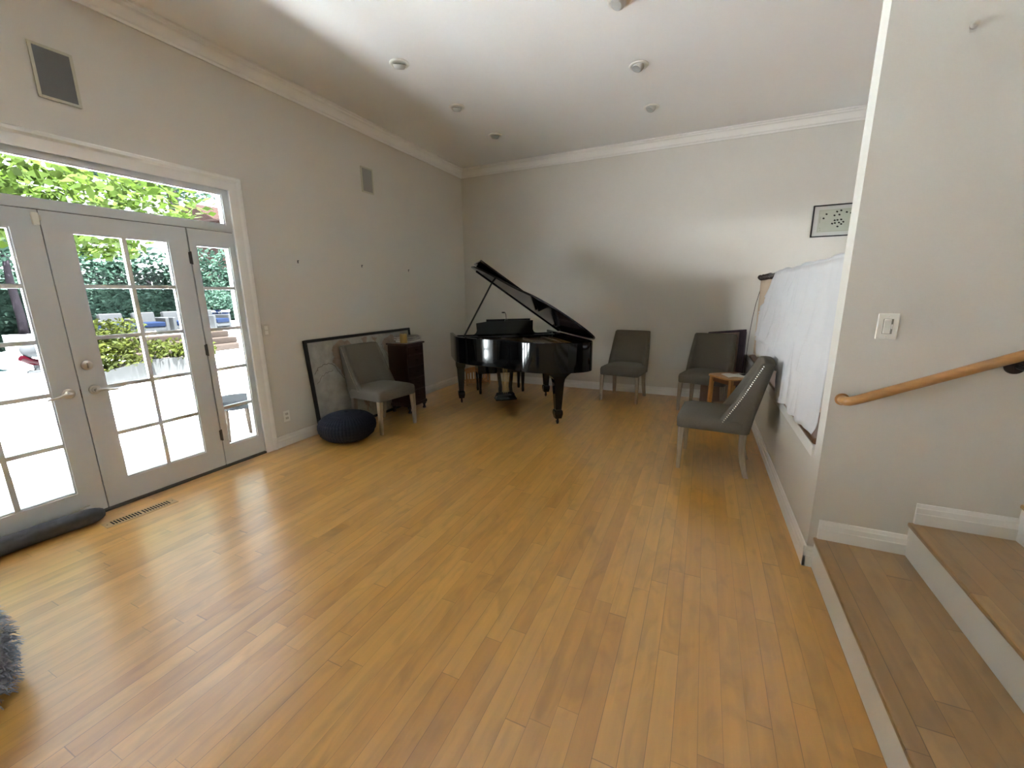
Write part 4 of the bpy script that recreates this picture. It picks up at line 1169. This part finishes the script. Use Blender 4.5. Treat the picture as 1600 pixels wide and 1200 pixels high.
# planters
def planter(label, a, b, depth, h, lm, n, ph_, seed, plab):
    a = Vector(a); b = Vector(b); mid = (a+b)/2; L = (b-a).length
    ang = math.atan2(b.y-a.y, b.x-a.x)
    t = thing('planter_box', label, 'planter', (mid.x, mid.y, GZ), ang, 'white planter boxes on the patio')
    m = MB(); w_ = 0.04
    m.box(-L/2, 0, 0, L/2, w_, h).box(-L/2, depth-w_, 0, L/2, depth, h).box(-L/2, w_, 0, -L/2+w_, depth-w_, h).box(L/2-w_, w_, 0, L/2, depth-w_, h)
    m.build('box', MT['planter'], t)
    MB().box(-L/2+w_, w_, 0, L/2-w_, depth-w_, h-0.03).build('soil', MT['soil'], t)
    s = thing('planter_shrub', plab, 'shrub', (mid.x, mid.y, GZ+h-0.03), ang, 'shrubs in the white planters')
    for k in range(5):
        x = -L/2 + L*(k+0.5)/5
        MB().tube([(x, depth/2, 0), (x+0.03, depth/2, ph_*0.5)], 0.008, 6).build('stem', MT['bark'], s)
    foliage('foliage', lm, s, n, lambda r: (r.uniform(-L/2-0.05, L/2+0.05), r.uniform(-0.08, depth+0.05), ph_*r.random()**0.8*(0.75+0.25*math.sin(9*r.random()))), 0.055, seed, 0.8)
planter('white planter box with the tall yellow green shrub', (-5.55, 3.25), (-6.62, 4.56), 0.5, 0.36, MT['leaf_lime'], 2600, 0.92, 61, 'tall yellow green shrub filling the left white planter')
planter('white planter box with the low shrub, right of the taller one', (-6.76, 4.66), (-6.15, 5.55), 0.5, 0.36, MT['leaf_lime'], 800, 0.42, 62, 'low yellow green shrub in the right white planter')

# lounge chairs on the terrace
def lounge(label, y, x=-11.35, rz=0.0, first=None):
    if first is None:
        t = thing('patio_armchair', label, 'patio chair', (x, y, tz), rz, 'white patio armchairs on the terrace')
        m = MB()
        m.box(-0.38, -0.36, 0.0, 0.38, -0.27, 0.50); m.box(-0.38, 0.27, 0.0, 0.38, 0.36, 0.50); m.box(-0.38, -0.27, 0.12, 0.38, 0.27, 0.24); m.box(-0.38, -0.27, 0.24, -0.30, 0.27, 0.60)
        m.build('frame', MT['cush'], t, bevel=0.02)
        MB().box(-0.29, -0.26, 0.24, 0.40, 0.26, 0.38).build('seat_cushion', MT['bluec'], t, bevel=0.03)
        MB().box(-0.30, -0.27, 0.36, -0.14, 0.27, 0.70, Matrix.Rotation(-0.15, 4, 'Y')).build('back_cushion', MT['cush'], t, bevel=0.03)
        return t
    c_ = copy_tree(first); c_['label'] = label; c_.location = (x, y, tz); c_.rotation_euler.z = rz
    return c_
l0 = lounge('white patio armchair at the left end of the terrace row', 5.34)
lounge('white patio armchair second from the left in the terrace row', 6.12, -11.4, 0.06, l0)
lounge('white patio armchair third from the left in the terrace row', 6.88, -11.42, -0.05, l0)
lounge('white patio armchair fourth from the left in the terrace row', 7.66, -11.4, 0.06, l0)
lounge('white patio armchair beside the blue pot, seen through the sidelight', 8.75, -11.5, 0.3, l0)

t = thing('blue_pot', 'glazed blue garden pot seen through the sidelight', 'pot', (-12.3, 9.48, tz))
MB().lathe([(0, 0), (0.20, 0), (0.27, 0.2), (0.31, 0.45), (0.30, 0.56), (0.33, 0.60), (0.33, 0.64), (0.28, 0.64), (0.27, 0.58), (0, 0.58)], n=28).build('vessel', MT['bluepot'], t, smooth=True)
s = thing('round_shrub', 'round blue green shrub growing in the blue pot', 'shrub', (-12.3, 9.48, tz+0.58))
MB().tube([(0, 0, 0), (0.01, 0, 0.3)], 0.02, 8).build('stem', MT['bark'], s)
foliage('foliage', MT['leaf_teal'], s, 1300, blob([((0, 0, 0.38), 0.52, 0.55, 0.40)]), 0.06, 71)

# round table outside the sidelight
t = thing('patio_side_table', 'round grey patio table with splayed wood legs outside the sidelight', 'table', (-0.98, 2.83, GZ))
MB().lathe([(0, 0.475), (0.225, 0.475), (0.23, 0.48), (0.23, 0.50), (0.225, 0.505), (0, 0.505)], n=40).build('top', MT['tabtop'], t, smooth=True)
MB().lathe([(0.205, 0.40), (0.21, 0.40), (0.21, 0.475), (0.205, 0.475)], n=36).build('band', MT['tabtop'], t, smooth=True)
for k in range(4):
    a = 0.5 + k*PI/2
    MB().loft([[(math.cos(a)*rr+dx*0.028, math.sin(a)*rr+dy*0.012, z) for dx, dy in ((-1, -1), (1, -1), (1, 1), (-1, 1))] for rr, z in ((0.235, 0.0), (0.18, 0.475))]).build('leg', MT['teak'] if k % 2 else MT['tabtop'], t)

# pool toy
t = thing('pool_toy', 'red white and turquoise inflatable toy beside the pool', 'pool toy', (-9.95, 3.93, GZ), 0.3)
MB().tube([(0.0, -0.24, 0.36), (0, -0.12, 0.29), (0, 0.02, 0.22), (0, 0.14, 0.15), (0.0, 0.19, 0.07)], 0.075, 12, radii=[0.07, 0.08, 0.08, 0.075, 0.05]).build('tail', MT['red'], t, smooth=True)
MB().ball((0, -0.05, 0.52), 0.16, 16, 1.1).build('body', MT['cush'], t, smooth=True)
MB().tube([(0, 0.0, 0.36), (0, 0.10, 0.44), (0, 0.16, 0.33)], 0.05, 10).tube([(0, -0.12, 0.58), (0, -0.10, 0.70)], 0.05, 10).build('fins', MT['teal'], t, smooth=True)
MB().ball((0, 0.24, 0.55), 0.075, 12).build('ball_tip', MT['red'], t, smooth=True)
MB().cyl((0, 0.0), 0.16, 0.0, 0.05, 18).tube([(0, 0, 0.05), (0, 0.0, 0.3)], 0.05, 8).build('weighted_base', MT['cush'], t)

# ------------------------------------------------------------------ light
wd = bpy.data.worlds.new('world'); SC.world = wd; wd.use_nodes = True
nt = wd.node_tree
bg = nt.nodes['Background']
sky = nd(nt, 'ShaderNodeTexSky')
sky.sky_type = 'HOSEK_WILKIE'
sky.sun_direction = Vector((0.30, -0.10, 0.95)).normalized()
sky.turbidity = 4.0; sky.ground_albedo = 0.35
hsv = nd(nt, 'ShaderNodeHueSaturation'); hsv.inputs['Saturation'].default_value = 0.3
nt.links.new(sky.outputs[0], hsv.inputs['Color'])
nt.links.new(hsv.outputs[0], bg.inputs['Color'])
bg.inputs['Strength'].default_value = 11.0

sun = bpy.data.lights.new('sun', 'SUN'); sun.energy = 205.0; sun.angle = math.radians(0.7); sun.color = (0.95, 0.99, 1.0)
so = bpy.data.objects.new('sun', sun); C.objects.link(so)
d = Vector((-1.2, 0.35, -3.75)).normalized()
so.rotation_euler = d.to_track_quat('-Z', 'Y').to_euler()
so.location = (4, 0, 9)

def portal(loc, rot, sx, sy, name):
    l = bpy.data.lights.new(name, 'AREA'); l.shape = 'RECTANGLE'; l.size = sx; l.size_y = sy
    try: l.cycles.is_portal = True
    except Exception: return
    o = bpy.data.objects.new(name, l); C.objects.link(o); o.location = loc; o.rotation_euler = rot
portal((-0.19, 1.265, 1.2), (0, -PI/2, 0), 2.4, 2.45, 'door_portal')
portal((-0.19, (QY0+QY1)/2, 1.2), (0, -PI/2, 0), 2.4, QY1-QY0, 'left_portal')

portal((XR+0.15, (HY0+HY1)/2, (HZ0+HZ1)/2), (0, PI/2, 0), HZ1-HZ0, HY1-HY0, 'hall_portal')

# ------------------------------------------------------------------ camera
cam = bpy.data.cameras.new('camera'); co = bpy.data.objects.new('camera', cam); C.objects.link(co)
f_px, yaw, pitch, roll = 645.54, 0.4322, 0.2157, -0.0132
F = Vector((-math.sin(yaw)*math.cos(pitch), math.cos(yaw)*math.cos(pitch), -math.sin(pitch)))
R0 = Vector((math.cos(yaw), math.sin(yaw), 0)); U0 = R0.cross(F)
cr, sr = math.cos(roll), math.sin(roll)
Rv = cr*R0 + sr*U0; Uv = -sr*R0 + cr*U0
M = Matrix.Identity(4)
for i in range(3):
    M[i][0] = Rv[i]; M[i][1] = Uv[i]; M[i][2] = -F[i]
M.translation = Vector((3.811, 0.0, 1.501))
co.matrix_world = M
cam.sensor_fit = 'HORIZONTAL'; cam.sensor_width = 36.0; cam.lens = 36.0*f_px/1600.0
cam.clip_start = 0.05; cam.clip_end = 200
SC.camera = co

SC.view_settings.view_transform = 'Standard'
SC.view_settings.look = 'None'
SC.view_settings.gamma = 1.0
SC.view_settings.use_curve_mapping = False
SC.view_settings.exposure = 0.55
SC.cycles.use_denoising = True
SC.cycles.diffuse_bounces = 8
SC.cycles.max_bounces = 16
SC.cycles.transparent_max_bounces = 24
SC.cycles.sample_clamp_indirect = 0.0
SC.cycles.caustics_reflective = False
SC.cycles.caustics_refractive = False
